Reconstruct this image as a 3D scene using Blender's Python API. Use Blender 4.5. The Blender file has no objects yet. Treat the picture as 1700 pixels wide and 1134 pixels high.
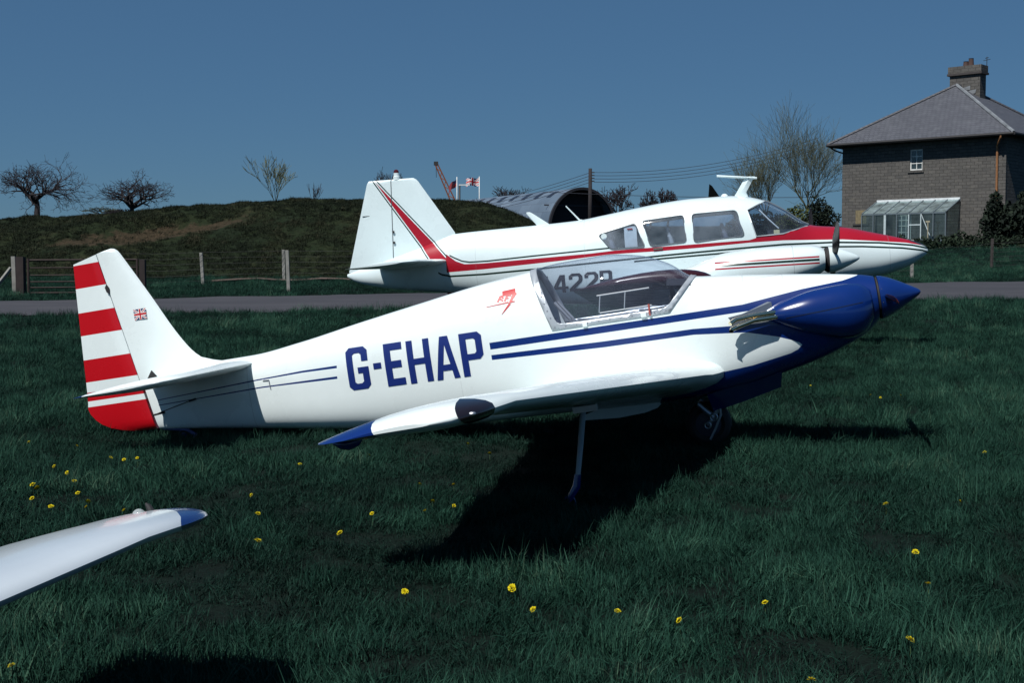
import bpy, bmesh, math, random
import numpy as np
from mathutils import Vector, Matrix, noise as mnoise
R = math.radians
rng = np.random.default_rng(7); random.seed(7)
SC = bpy.context.scene
COL = SC.collection

# ------------------------------------------------------------------ camera
cam_d = bpy.data.cameras.new('camera'); cam = bpy.data.objects.new('camera', cam_d); COL.objects.link(cam)
cam.location = (0, 0, 1.2)
cam.rotation_euler = (R(90) - math.atan(120 / 2190), 0, 0)
cam_d.sensor_width = 36; cam_d.lens = 36 * 2190 / 1700
cam_d.clip_start = 0.05; cam_d.clip_end = 4000
SC.camera = cam
# ------------------------------------------------------------------ sky and sun
SUN_TO = Vector((-0.40, -0.56, 1.0)).normalized()
EL = math.asin(SUN_TO.z); AZ = math.atan2(SUN_TO.x, SUN_TO.y)
w = bpy.data.worlds.new('World'); SC.world = w; w.use_nodes = True
wn = w.node_tree.nodes; wl = w.node_tree.links
bg = wn['Background']
sky = wn.new('ShaderNodeTexSky'); sky.sky_type = 'NISHITA'; sky.sun_disc = False
sky.sun_elevation = EL; sky.sun_rotation = AZ
sky.altitude = 1200; sky.air_density = 1.0; sky.dust_density = 0.8; sky.ozone_density = 3.0
tint = wn.new('ShaderNodeMix'); tint.data_type = 'RGBA'; tint.blend_type = 'MULTIPLY'; tint.inputs[0].default_value = 1
tint.inputs[7].default_value = (0.52, 0.77, 0.92, 1)
even = wn.new('ShaderNodeMix'); even.data_type = 'RGBA'; even.inputs[0].default_value = 0.5
even.inputs[7].default_value = (1.2, 2.85, 5.4, 1)   # constant blue mixed in to flatten the sky gradient
wl.new(sky.outputs[0], tint.inputs[6]); wl.new(tint.outputs[2], even.inputs[6]); wl.new(even.outputs[2], bg.inputs[0])
bg.inputs[1].default_value = 0.05
sun_d = bpy.data.lights.new('sun', 'SUN'); sun = bpy.data.objects.new('sun', sun_d); COL.objects.link(sun)
sun_d.energy = 5.0; sun_d.angle = R(0.53); sun_d.color = (1.0, 0.975, 0.93)
sun.rotation_euler = SUN_TO.to_track_quat('Z', 'Y').to_euler()
sun.location = (0, 0, 30)
SC.view_settings.view_transform = 'Standard'; SC.view_settings.look = 'None'
SC.view_settings.exposure = 0.1; SC.view_settings.gamma = 1.0
SC.cycles.max_bounces = 8; SC.cycles.transparent_max_bounces = 16
SC.cycles.caustics_reflective = False; SC.cycles.caustics_refractive = False

# ------------------------------------------------------------------ node helpers
class X:
    """expression over shader math nodes"""
    def __init__(s, nt, v): s.nt, s.v = nt, v
    def _m(s, op, o=None, o2=None, clamp=False):
        n = s.nt.nodes.new('ShaderNodeMath'); n.operation = op; n.use_clamp = clamp
        for i, a in enumerate((s, o, o2)):
            if a is None: continue
            a = a.v if isinstance(a, X) else a
            if isinstance(a, (int, float)): n.inputs[i].default_value = a
            else: s.nt.links.new(a, n.inputs[i])
        return X(s.nt, n.outputs[0])
    def __add__(s, o): return s._m('ADD', o)
    __radd__ = __add__
    def __sub__(s, o): return s._m('SUBTRACT', o)
    def __rsub__(s, o): return (s * -1) + o
    def __mul__(s, o): return s._m('MULTIPLY', o)
    __rmul__ = __mul__
    def __gt__(s, o): return s._m('GREATER_THAN', o)
    def __lt__(s, o): return s._m('LESS_THAN', o)
    def __and__(s, o): return s._m('MULTIPLY', o)
    def __or__(s, o): return s._m('MAXIMUM', o)
    def max(s, o): return s._m('MAXIMUM', o)
    def min(s, o): return s._m('MINIMUM', o)
    def abs(s): return s._m('ABSOLUTE')
    def inv(s): return (s * -1) + 1
    def clamp(s): return s._m('ADD', 0.0, clamp=True)
    def between(s, a, b): return (s > a) & (s < b)
    def pw(s, pts):
        x = s.max(pts[0][0]).min(pts[-1][0]); f = None; m0 = 0
        for (xa, ya), (xb, yb) in zip(pts, pts[1:]):
            m = (yb - ya) / (xb - xa)
            t = (x - xa).max(0.0) * (m - m0) if f is not None else (x - xa) * m + ya
            f = t if f is None else f + t; m0 = m
        return f
class M:
    def __init__(s, name, rough=0.5, col=(0.5, 0.5, 0.5), metal=0.0, spec=0.5, coat=0.0):
        s.m = bpy.data.materials.new(name); s.m.use_nodes = True; s.nt = s.m.node_tree
        s.b = s.nt.nodes['Principled BSDF']
        s.b.inputs['Roughness'].default_value = rough; s.b.inputs['Metallic'].default_value = metal
        s.b.inputs['Base Color'].default_value = (*col, 1); s.b.inputs['Specular IOR Level'].default_value = spec
        s.b.inputs['Coat Weight'].default_value = coat; s.b.inputs['Coat Roughness'].default_value = 0.06
        s._c = {}
    def n(s, t): return s.nt.nodes.new(t)
    def l(s, a, b): s.nt.links.new(a, b)
    def co(s, kind='Object'):
        if kind not in s._c:
            t = s.n('ShaderNodeTexCoord'); s._c[kind] = t.outputs[kind]
        return s._c[kind]
    def xyz(s, kind='Object'):
        k = 'xyz' + kind
        if k not in s._c:
            q = s.n('ShaderNodeSeparateXYZ'); s.l(s.co(kind), q.inputs[0]); s._c[k] = [X(s.nt, q.outputs[i]) for i in range(3)]
        return s._c[k]
    def noise(s, scale, detail=4, rough=0.55, vec=None, kind='Object', stretch=None):
        t = s.n('ShaderNodeTexNoise'); t.inputs['Scale'].default_value = scale; t.inputs['Detail'].default_value = detail; t.inputs['Roughness'].default_value = rough
        v = vec or s.co(kind)
        if stretch:
            mp = s.n('ShaderNodeMapping'); mp.inputs['Scale'].default_value = stretch; s.l(v, mp.inputs[0]); v = mp.outputs[0]
        s.l(v, t.inputs['Vector']); return X(s.nt, t.outputs['Fac'])
    def ramp(s, f, stops):
        r = s.n('ShaderNodeValToRGB'); e = r.color_ramp.elements
        while len(e) < len(stops): e.new(0.5)
        for i, (p, c) in enumerate(stops): e[i].position = p; e[i].color = (*c, 1)
        s.l(f.v, r.inputs[0]); return r.outputs[0]
    def mix(s, f, a, b, blend='MIX'):
        n = s.n('ShaderNodeMix'); n.data_type = 'RGBA'; n.blend_type = blend
        for i, v in ((0, f), (6, a), (7, b)):
            v = v.v if isinstance(v, X) else v
            if isinstance(v, (int, float)): n.inputs[i].default_value = v
            elif isinstance(v, tuple): n.inputs[i].default_value = (*v, 1)
            else: s.l(v, n.inputs[i])
        return n.outputs[2]
    def base(s, c): s.l(c, s.b.inputs['Base Color']); return s
    def bump(s, f, strength=0.3, dist=0.01):
        n = s.n('ShaderNodeBump'); n.inputs['Strength'].default_value = strength; n.inputs['Distance'].default_value = dist
        s.l(f.v if isinstance(f, X) else f, n.inputs['Height']); s.l(n.outputs[0], s.b.inputs['Normal']); return s
    def rough(s, f): s.l(f.v, s.b.inputs['Roughness']); return s

WHITE = (0.78, 0.86, 0.86); BLUE = (0.003, 0.021, 0.138); RED = (0.46, 0.004, 0.010); RED2 = (0.32, 0.005, 0.016)
def plain(name, col, rough=0.5, metal=0.0, var=0.15, scale=6, coat=0.0, bump=0.0):
    m = M(name, rough, col, metal, coat=coat); f = m.noise(scale, 5)
    lo = tuple(c * (1 - var) for c in col); hi = tuple(min(1, c * (1 + var)) for c in col)
    m.base(m.ramp(f, [(0.3, lo), (0.7, hi)]))
    if bump: m.bump(m.noise(scale * 8, 4), bump, 0.01)
    return m.m
def paint(name, maskfn=None, white=WHITE, cols=None, rough=0.28, wear=1.0):
    """aircraft paint: white ground with marks laid out in the aircraft's own metres"""
    m = M(name, rough, coat=0.35)
    x, y, z = m.xyz()
    dirt = m.noise(2.2, 6, 0.6); streak = m.noise(9, 5, 0.6, stretch=(0.5, 1, 1))
    d2 = tuple(c * (1 - 0.07 * wear) for c in white)
    c = m.mix(((dirt - 0.42) * 3.0).clamp(), d2, white)
    c = m.mix((((streak - 0.62) * 5).clamp()) * (0.06 * wear), c, (0.25, 0.24, 0.2))
    vo = m.n('ShaderNodeTexVoronoi'); vo.inputs['Scale'].default_value = 5.5; m.l(m.co(), vo.inputs['Vector'])
    sp = m.n('ShaderNodeSeparateXYZ'); m.l(vo.outputs['Color'], sp.inputs[0])
    speck = (X(m.nt, vo.outputs['Distance']) < (X(m.nt, sp.outputs[1]) * .028 + .012)) & (X(m.nt, sp.outputs[0]) > .72)
    c = m.mix(speck * (.75 * wear), c, (.09, .08, .07))
    if maskfn:
        for mask, col in maskfn(m, x, y, z): c = m.mix(mask, c, col)
    else: pass
    m.base(c); m.rough((dirt - 0.5) * 0.12 + rough)
    return m.m
def glass(name, tintc=(0.8, 0.86, 0.92), rough=0.01, ior=1.45, veil=0.0, dcol=(.5, .58, .68)):
    m = M(name); nt = m.nt; nt.nodes.remove(m.b)
    tr = m.n('ShaderNodeBsdfTransparent'); tr.inputs[0].default_value = (*tintc, 1)
    gl = m.n('ShaderNodeBsdfGlossy'); gl.inputs['Roughness'].default_value = rough
    ge = m.n('ShaderNodeNewGeometry'); dt = m.n('ShaderNodeVectorMath'); dt.operation = 'DOT_PRODUCT'; m.l(ge.outputs['Incoming'], dt.inputs[0]); m.l(ge.outputs['Normal'], dt.inputs[1])
    f0 = ((ior - 1) / (ior + 1)) ** 2 * 1.8; fr = ((X(nt, dt.outputs['Value']).abs() * -1 + 1)._m('POWER', 5.0)) * (1 - f0) + f0   # thin sheet reflectance
    mx = m.n('ShaderNodeMixShader'); m.l(fr.v, mx.inputs[0]); m.l(tr.outputs[0], mx.inputs[1]); m.l(gl.outputs[0], mx.inputs[2])
    out = mx.outputs[0]
    if veil:  # patchy pale diffuse puts the haze of the glass into its colour
        df = m.n('ShaderNodeBsdfDiffuse'); df.inputs[0].default_value = (*dcol, 1); m2 = m.n('ShaderNodeMixShader'); f = (m.noise(2.5, 5) * 1.6 - .3).clamp() * veil
        m.l(f.v, m2.inputs[0]); m.l(out, m2.inputs[1]); m.l(df.outputs[0], m2.inputs[2]); out = m2.outputs[0]
    m.l(out, nt.nodes['Material Output'].inputs[0])
    return m.m

# ------------------------------------------------------------------ mesh helpers
def link(name, me, mats, parent=None, smooth=False, loc=None, rot=None):
    o = bpy.data.objects.new(name, me); COL.objects.link(o)
    for m in (mats if isinstance(mats, (list, tuple)) else [mats]): me.materials.append(m)
    if smooth:
        me.polygons.foreach_set('use_smooth', [True] * len(me.polygons))
        if smooth is not True: me.set_sharp_from_angle(angle=R(smooth))
    if parent: o.parent = parent
    if loc: o.location = loc
    if rot: o.rotation_euler = rot
    return o
def mesh(name, V, F, mats, parent=None, smooth=False, **k):
    me = bpy.data.meshes.new(name); me.from_pydata([tuple(v) for v in V], [], F); me.update()
    return link(name, me, mats, parent, smooth, **k)
def from_bm(name, bm, mats, parent=None, smooth=False, **k):
    me = bpy.data.meshes.new(name); bm.to_mesh(me); bm.free()
    return link(name, me, mats, parent, smooth, **k)
def empty(name, loc=(0, 0, 0), rot=None):
    o = bpy.data.objects.new(name, None); COL.objects.link(o); o.location = loc; o.empty_display_size = 0.2
    if rot: o.rotation_euler = rot
    return o
def tag(o, label, cat, group=None):
    o['label'] = label; o['category'] = cat
    if group: o['group'] = group
    return o
class MB:
    def __init__(s): s.V = []; s.F = []
    def add(s, V, F):
        b = len(s.V); s.V += [tuple(v) for v in V]; s.F += [tuple(i + b for i in f) for f in F]; return s
    def box(s, x0, x1, y0, y1, z0, z1):
        V = [(x, y, z) for z in (z0, z1) for y in (y0, y1) for x in (x0, x1)]
        return s.add(V, [(0, 2, 3, 1), (4, 5, 7, 6), (0, 1, 5, 4), (2, 6, 7, 3), (0, 4, 6, 2), (1, 3, 7, 5)])
    def tube(s, pts, rad, n=8, cap=True):
        pts = [Vector(p) for p in pts]; rad = rad if isinstance(rad, (list, tuple)) else [rad] * len(pts)
        rings = []; up = None
        for i, p in enumerate(pts):
            d = (pts[min(i + 1, len(pts) - 1)] - pts[max(i - 1, 0)]).normalized()
            if up is None or abs(up.dot(d)) > 0.98: up = Vector((0, 0, 1)) if abs(d.z) < 0.9 else Vector((1, 0, 0))
            u = d.cross(up).normalized(); v = u.cross(d).normalized(); up = v
            rings.append([p + (u * math.cos(2 * math.pi * k / n) + v * math.sin(2 * math.pi * k / n)) * rad[i] for k in range(n)])
        return s.loft(rings, cap)
    def loft(s, rings, cap=True, closed=True):
        n = len(rings[0]); V = [p for r in rings for p in r]; F = []
        for i in range(len(rings) - 1):
            for k in range(n if closed else n - 1):
                k2 = (k + 1) % n; F.append((i * n + k, i * n + k2, (i + 1) * n + k2, (i + 1) * n + k))
        if cap: F.append(tuple(range(n - 1, -1, -1))); F.append(tuple((len(rings) - 1) * n + k for k in range(n)))
        return s.add(V, F)
    def lathe(s, prof, c=(0, 0, 0), axis='x', n=28, cap=True):
        rings = []
        for a, r in prof:
            ring = []
            for k in range(n):
                t = 2 * math.pi * k / n; p = {'x': (a, r * math.cos(t), r * math.sin(t)), 'y': (r * math.cos(t), a, r * math.sin(t)), 'z': (r * math.cos(t), r * math.sin(t), a)}[axis]
                ring.append((p[0] + c[0], p[1] + c[1], p[2] + c[2]))
            rings.append(ring)
        return s.loft(rings, cap)
    def obj(s, name, mats, parent=None, smooth=False, **k):
        o = mesh(name, s.V, s.F, mats, parent, False, **k)
        bm = bmesh.new(); bm.from_mesh(o.data); bmesh.ops.recalc_face_normals(bm, faces=bm.faces[:]); bm.to_mesh(o.data); bm.free()
        if smooth:
            o.data.polygons.foreach_set('use_smooth', [True] * len(o.data.polygons))
            if smooth is not True: o.data.set_sharp_from_angle(angle=R(smooth))
        return o
def cub(pts):
    """monotone-ish cubic through points"""
    xs = [p[0] for p in pts]; ys = [p[1] for p in pts]; n = len(xs)
    d = [(ys[i + 1] - ys[i]) / (xs[i + 1] - xs[i]) for i in range(n - 1)]
    m = [d[0]] + [0 if d[i - 1] * d[i] <= 0 else 2 * d[i - 1] * d[i] / (d[i - 1] + d[i]) for i in range(1, n - 1)] + [d[-1]]
    def f(x):
        if x <= xs[0]: return ys[0]
        if x >= xs[-1]: return ys[-1]
        i = next(k for k in range(n - 1) if xs[k + 1] >= x)
        h = xs[i + 1] - xs[i]; t = (x - xs[i]) / h
        return ys[i] * (1 + 2 * t) * (1 - t) ** 2 + m[i] * h * t * (1 - t) ** 2 + ys[i + 1] * t * t * (3 - 2 * t) + m[i + 1] * h * t * t * (t - 1)
    return f
class Body:
    """fuselage of superellipse sections"""
    def __init__(s, top, bot, wid, nu, nl, mid=0.5):
        s.t, s.b, s.w, s.nu, s.nl = map(cub, (top, bot, wid, nu, nl)); s.mid = mid if callable(mid) else (lambda x: mid)
    def zc(s, x): return s.b(x) + (s.t(x) - s.b(x)) * s.mid(x)
    def ring(s, x, n=56, off=0.0):
        zc = s.zc(x); hu = s.t(x) - zc + off; hl = zc - s.b(x) + off; w_ = s.w(x) + off; R_ = []
        for k in range(n):
            a = 2 * math.pi * k / n; c, q = math.cos(a), math.sin(a); e = s.nu(x) if q >= 0 else s.nl(x); h = hu if q >= 0 else hl
            R_.append((x, w_ * math.copysign(abs(c) ** (2 / e), c), zc + h * math.copysign(abs(q) ** (2 / e), q)))
        return R_
    def side(s, x, z):
        zc = s.zc(x); up = z >= zc; h = (s.t(x) - zc) if up else (zc - s.b(x)); e = s.nu(x) if up else s.nl(x)
        q = min(1, abs(z - zc) / max(h, 1e-4)); return s.w(x) * (1 - q ** e) ** (1 / e)
    def bm(s, xs, n=56, cap=True, off=0.0):
        b = MB().loft([s.ring(x, n, off) for x in xs], cap); m = bmesh.new()
        vs = [m.verts.new(v) for v in b.V]
        for f in b.F: m.faces.new([vs[i] for i in f])
        bmesh.ops.recalc_face_normals(m, faces=m.faces[:]); return m
def inpoly(pts, x, z):
    """convex polygon test, either winding"""
    s = 0
    for (ax, az), (bx, bz) in zip(pts, pts[1:] + pts[:1]):
        c = (bx - ax) * (z - az) - (bz - az) * (x - ax)
        if abs(c) < 1e-9: continue
        if s == 0: s = c
        elif s * c < 0: return False
    return True
def cut_poly(bm, pts, margin=0.15):
    """score the side-view outline pts (x, z) into the shell"""
    x0, x1 = min(p[0] for p in pts) - margin, max(p[0] for p in pts) + margin
    z0, z1 = min(p[1] for p in pts) - margin, max(p[1] for p in pts) + margin
    for (ax, az), (bx, bz) in zip(pts, pts[1:] + pts[:1]):
        fs = [f for f in bm.faces if len(f.verts) < 12 and x0 < f.calc_center_median().x < x1 and z0 < f.calc_center_median().z < z1]
        g = set(fs)
        for f in fs: g.update(f.verts); g.update(f.edges)
        bmesh.ops.bisect_plane(bm, geom=list(g), dist=1e-5, plane_co=(ax, 0, az), plane_no=(-(bz - az), 0, bx - ax))
def take(bm, test):
    """move faces passing test(center) into a new bmesh"""
    n = bmesh.new(); mp = {}; dead = []
    for f in bm.faces:
        if test(f.calc_center_median()):
            vs = []
            for v in f.verts:
                if v not in mp: mp[v] = n.verts.new(v.co)
                vs.append(mp[v])
            n.faces.new(vs); dead.append(f)
    bmesh.ops.delete(bm, geom=dead, context='FACES'); return n
def roundpoly(pts, r, k=3):
    out = []; n = len(pts)
    for i in range(n):
        a, b, c = Vector(pts[i - 1]), Vector(pts[i]), Vector(pts[(i + 1) % n])
        da = (a - b); dc = (c - b); q = min(r, da.length * 0.45, dc.length * 0.45)
        p0, p1 = b + da.normalized() * q, b + dc.normalized() * q
        for j in range(k + 1):
            t = j / k; p = p0 * (1 - t) ** 2 + b * 2 * t * (1 - t) + p1 * t * t; out.append((p.x, p.y))
    return out
def decal(name, polys, side, mat, parent, off=0.003, sgn=-1, maxlen=0.06):
    from mathutils.geometry import tessellate_polygon
    bm = bmesh.new(); cache = {}
    def vert(p):
        k = (round(p[0], 5), round(p[1], 5))
        if k not in cache: cache[k] = bm.verts.new((p[0], 0, p[1]))
        return cache[k]
    def put(t):
        L = [(Vector(t[i]) - Vector(t[(i + 1) % 3])).length for i in range(3)]
        if max(L) > maxlen:
            i = L.index(max(L)); A, B, C_ = t[i], t[(i + 1) % 3], t[(i + 2) % 3]; mdl = ((A[0] + B[0]) / 2, (A[1] + B[1]) / 2)
            put((A, mdl, C_)); put((mdl, B, C_)); return
        try: bm.faces.new([vert(p) for p in t])
        except ValueError: pass
    for pts in polys:
        for tri in tessellate_polygon([[Vector((p[0], p[1], 0)) for p in pts]]): put([tuple(pts[i]) for i in tri])
    for v in bm.verts: v.co.y = sgn * (side(v.co.x, v.co.z) + off)
    bmesh.ops.recalc_face_normals(bm, faces=bm.faces[:])
    for f in bm.faces:
        if f.normal.y * sgn < 0: f.normal_flip()
    return from_bm(name, bm, mat, parent, smooth=True)
def airfoil(t, camber=0.02, n=14):
    """closed loop of (chord 0..1, height/chord): trailing edge over the top to the nose and back below"""
    up = []; lo = []
    for i in range(n + 1):
        x = 0.5 * (1 - math.cos(math.pi * i / n)); yt = 5 * t * (0.2969 * math.sqrt(x) - 0.126 * x - 0.3516 * x ** 2 + 0.2843 * x ** 3 - 0.1026 * x ** 4)
        yc = camber * 4 * x * (1 - x); up.append((x, yc + yt)); lo.append((x, yc - yt))
    return up[::-1] + lo[1:]
def wing_rings(st, sgn, inc=0.05, camber=0.02):
    rings = []
    for (y, le, te, z, th) in st:
        c = le - te; rings.append([(le - c * a, sgn * y, z + b * c - inc * c * a) for a, b in airfoil(th, camber)])
    return rings
# letters in a box one unit high
def L_E(W=.46, s=.165): h = (1 - s) / 2; return [[(0, 0), (W, 0), (W, s), (s, s), (s, h), (W * .9, h), (W * .9, h + s), (s, h + s), (s, 1 - s), (W, 1 - s), (W, 1), (0, 1)]]
def L_G(W=.55, s=.165): return [[(W, .66), (W, .91), (W - .09, 1), (.09, 1), (0, .91), (0, .09), (.09, 0), (W - .09, 0), (W, .09), (W, .52), (.27, .52), (.27, .38), (W - s, .38), (W - s, .18), (W - s - .05, .14), (s + .05, .14), (s, .18), (s, .82), (s + .05, .86), (W - s - .05, .86), (W - s, .82), (W - s, .66)]]
def L_H(W=.57, s=.155): return [[(0, 0), (s, 0), (s, .43), (W - s, .43), (W - s, 0), (W, 0), (W, 1), (W - s, 1), (W - s, .57), (s, .57), (s, 1), (0, 1)]]
def L_A(): return [[(0, 0), (.145, 0), (.175, .2), (.2, .34), (.285, .8), (.285, 1), (.185, 1)], [(.57, 0), (.385, 1), (.285, 1), (.285, .8), (.37, .34), (.395, .2), (.425, 0)], [(.175, .2), (.395, .2), (.37, .34), (.2, .34)]]
def L_P(W=.54, s=.16): return [[(0, 0), (s, 0), (s, 1), (0, 1)], [(s, 1), (W - .09, 1), (W, .91), (W, .46), (W - .09, .37), (s, .37), (s, .51), (W - s - .04, .51), (W - s, .55), (W - s, .82), (W - s - .04, .86), (s, .86)]]
def L_dash(): return [[(0, .44), (.2, .44), (.2, .58), (0, .58)]]
def L_N(W=.6, s=.15): return [[(0, 0), (s, 0), (s, 1), (0, 1)], [(s, 1), (s, .72), (W - s, 0), (W - s, .28)], [(W - s, 0), (W, 0), (W, 1), (W - s, 1)]]
def L_4(): return [[(.36, 0), (.52, 0), (.52, 1), (.36, 1)], [(0, .2), (.36, .2), (.36, .35), (0, .35)], [(.52, .2), (.64, .2), (.64, .35), (.52, .35)], [(0, .35), (.18, .35), (.36, .72), (.36, 1), (.3, 1)]]
def L_2(): return [[(0, 0), (.6, 0), (.6, .16), (.24, .16), (.56, .52), (.6, .64), (.6, .84), (.48, 1), (.14, 1), (.0, .86), (.0, .68), (.16, .68), (.16, .8), (.22, .86), (.38, .86), (.43, .8), (.43, .66), (.4, .6), (0, .16)]]
def word(glyphs, h):
    out = []
    for fn, x, z in glyphs: out.append([[(x + a * h, z + b * h) for a, b in p] for p in fn()])
    return out

# ------------------------------------------------------------------ terrain
def smooth(a, b, x): t = min(1, max(0, (x - a) / (b - a))); return t * t * (3 - 2 * t)
def tz(x, y):
    q = min(y, 245) - 23
    z = 0.045 * (math.sqrt(q * q + 9) + q) / 2
    z += 0.62 * smooth(49, 56, y) * smooth(9, 14, x) * (1 - smooth(95, 120, y))
    n = mnoise.noise(Vector((x * 0.45, y * 0.45, 3.1))) * 0.022 + mnoise.noise(Vector((x * 1.7, y * 1.7, 9.1))) * 0.012
    z += n * smooth(2, 4, y) * (1 + 2 * smooth(30, 60, y))
    z -= 0.085 * math.exp(-((x + 2.35) ** 2 + (y - 9.75) ** 2) / 1.1)
    return z
ROADN = [(-60, 16.1), (-10.59, 27.28), (0, 29.9), (12.8, 32.98), (70, 46.5)]
ROADF = [(-60, 19.5), (-12.38, 31.9), (-2.44, 35.2), (16.0, 41.2), (70, 58.5)]
def lin(pts, x):
    for (a, b), (c, d) in zip(pts, pts[1:]):
        if x <= c: return b + (d - b) * (x - a) / (c - a)
    return pts[-1][1]
def grid(name, xs, ys, zf, mat, smooth_=True, **k):
    V = [(x, y, zf(x, y)) for y in ys for x in xs]; nx = len(xs)
    F = [(j * nx + i, j * nx + i + 1, (j + 1) * nx + i + 1, (j + 1) * nx + i) for j in range(len(ys) - 1) for i in range(nx - 1)]
    return mesh(name, V, F, mat, None, smooth_, **k)
m = M('field_soil', 0.95, spec=0.1)
f1 = m.noise(0.8, 6); f2 = m.noise(30, 5)
c = m.ramp(f1, [(0.35, (0.003, 0.006, 0.005)), (0.6, (0.005, 0.012, 0.009)), (0.75, (0.016, 0.015, 0.013))])
c = m.mix(((f2 - 0.4) * 2).clamp() * 0.6, c, (0.006, 0.017, 0.012)); m.base(c); m.bump(m.noise(55, 5), 0.8, 0.03)
SOIL = m.m
xs = list(np.unique(np.concatenate([np.linspace(-900, -60, 15), np.linspace(-60, -16, 23), np.linspace(-16, 22, 110), np.linspace(22, 70, 25), np.linspace(70, 900, 15)])))
ys = list(np.unique(np.concatenate([np.linspace(-60, 2, 12), np.linspace(2, 14, 48), np.linspace(14, 60, 93), np.linspace(60, 180, 41), np.linspace(180, 2500, 12)])))
g = grid('ground', xs, ys, tz, SOIL); g['kind'] = 'structure'
# road
m = M('road_tarmac', 0.9, spec=0.2)
f = m.noise(0.9, 6, 0.6, stretch=(0.35, 1.2, 1)); s2 = m.noise(60, 4)
c = m.ramp(f, [(0.3, (0.048, 0.050, 0.056)), (0.55, (0.068, 0.069, 0.076)), (0.75, (0.098, 0.096, 0.100))])
c = m.mix(s2, c, (0.03, 0.03, 0.04)); m.base(c); m.bump(s2, 0.4, 0.01)
rx = list(np.linspace(-60, 70, 261)); NR = 14; V = []; F = []
for x in rx:
    a = lin(ROADN, x) + 0.25 * mnoise.noise(Vector((x * 0.6, 1, 0))) + 0.1 * mnoise.noise(Vector((x * 2.5, 1, 0)))
    b = lin(ROADF, x) + 0.3 * mnoise.noise(Vector((x * 0.5, 7, 0))) + 0.12 * mnoise.noise(Vector((x * 2.1, 7, 0)))
    for j in range(NR + 1):
        t = j / NR; y = a + (b - a) * t; V.append((x, y, tz(x, y) + 0.05 * min(1, 5 * t, 5 * (1 - t)) + 0.01))
for i in range(len(rx) - 1):
    for j in range(NR): F.append((i * (NR + 1) + j, (i + 1) * (NR + 1) + j, (i + 1) * (NR + 1) + j + 1, i * (NR + 1) + j + 1))
rd = mesh('road', V, F, m.m, None, True); rd['kind'] = 'structure'
# grass bank
CREST = [(-60, 3.0), (-30, 3.0), (-20.1, 3.09), (-17.7, 3.21), (-15.4, 3.35), (-13.0, 3.58), (-10.6, 3.77), (-8.3, 3.89), (-6.1, 3.94), (-3.5, 3.94), (-2.1, 3.87), (-0.95, 3.70), (-0.24, 3.49), (0.47, 3.21), (1.3, 2.75), (2.6, 2.0), (4.2, 1.3), (6, 0.8)]
def bank(x, y):
    base = tz(x, y); cr = lin(CREST, x)
    foot = 41.5 + 0.6 * mnoise.noise(Vector((x * 0.3, 0, 0))); a = smooth(foot, 52, y) ** 0.85; b = 1 - smooth(54, 66, y)
    z = base - 0.25 + (max(0, cr - base) + 0.25) * min(a, b)
    amp = a * b
    z += amp * (0.20 * mnoise.noise(Vector((x * 0.55, y * 0.7, 5))) + 0.10 * mnoise.noise(Vector((x * 1.7, y * 1.9, 2)))) * (1 - 0.75 * smooth(50.5, 52, y))
    # slipped earth scar
    s = math.exp(-((x + 12.9) / 2.3) ** 2 - ((y - 47.9 - 0.25 * (x + 12.9)) / 0.8) ** 2)
    z -= 0.75 * s
    return z
m = M('bank_turf', 0.95, spec=0.1); x, y, z = m.xyz()
f1 = m.noise(0.35, 6, 0.62); f2 = m.noise(2.5, 6, 0.6); f3 = m.noise(7, 4)
c = m.ramp(f1, [(0.35, (0.012, 0.019, 0.010)), (0.5, (0.020, 0.028, 0.013)), (0.68, (0.036, 0.036, 0.018))])
c = m.mix(((f2 - 0.4) * 2.2).clamp() * 0.7, c, (0.016, 0.030, 0.013))
u = x + 12.9; v = y - 47.5 - u * 0.25
sc = ((u * u) * 0.13 + (v * v) * 1.0) * -1 + 1.6 + (f2 - 0.5) * 3.0 + (f1 - 0.5) * 1.0
c = m.mix((sc * 2.0).clamp() * 0.62, c, m.ramp(f3, [(0.3, (0.036, 0.024, 0.017)), (0.7, (0.095, 0.062, 0.043))]))
m.base(c); m.bump(m.noise(4, 6, 0.7), 1.0, 0.25)
bk = grid('grass_bank', list(np.linspace(-60, 6, 200)), list(np.linspace(41, 66, 76)), bank, m.m); bk['kind'] = 'structure'

# ------------------------------------------------------------------ shared materials
CHROME = M('chrome', 0.1, (0.85, 0.74, 0.52), 1.0).m
BLACK = plain('black_rubber', (0.012, 0.012, 0.014), 0.75)
DARK = plain('cockpit_dark', (0.018, 0.02, 0.028), 0.8)
STEEL = plain('grey_steel', (0.32, 0.34, 0.38), 0.4, 0.6)
BLUEP = plain('blue_paint', BLUE, 0.22, 0, 0.1, 3, coat=0.6)
WHITEP = paint('white_paint')
ALU = plain('bare_aluminium', (0.55, 0.57, 0.6), 0.35, 0.9)
REDP = plain('red_paint', RED, 0.35, 0, 0.08, 4, coat=0.2)
BLUEL = plain('blue_lettering', (0.008, 0.022, 0.15), 0.35, 0, 0.06, 5, coat=0.2)
BLACKL = plain('dark_lettering', (0.012, 0.014, 0.02), 0.4, 0, 0.1, 5)
GREENL = (0.006, 0.022, 0.014)
CANOPY = glass('canopy_glass', (0.84, 0.87, 0.93), 0.012, 1.5, .075, (.50, .54, .70))
WINDOW = glass('cabin_glass', (0.72, 0.80, 0.90), 0.03, 1.5, .30)
LENS = M('lamp_lens', 0.05, (0.012, 0.008, 0.012), coat=1.0).m
PANE = glass('house_glass', (0.62, 0.72, 0.74), 0.02, 1.5, .12, (.3, .4, .42))
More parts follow.
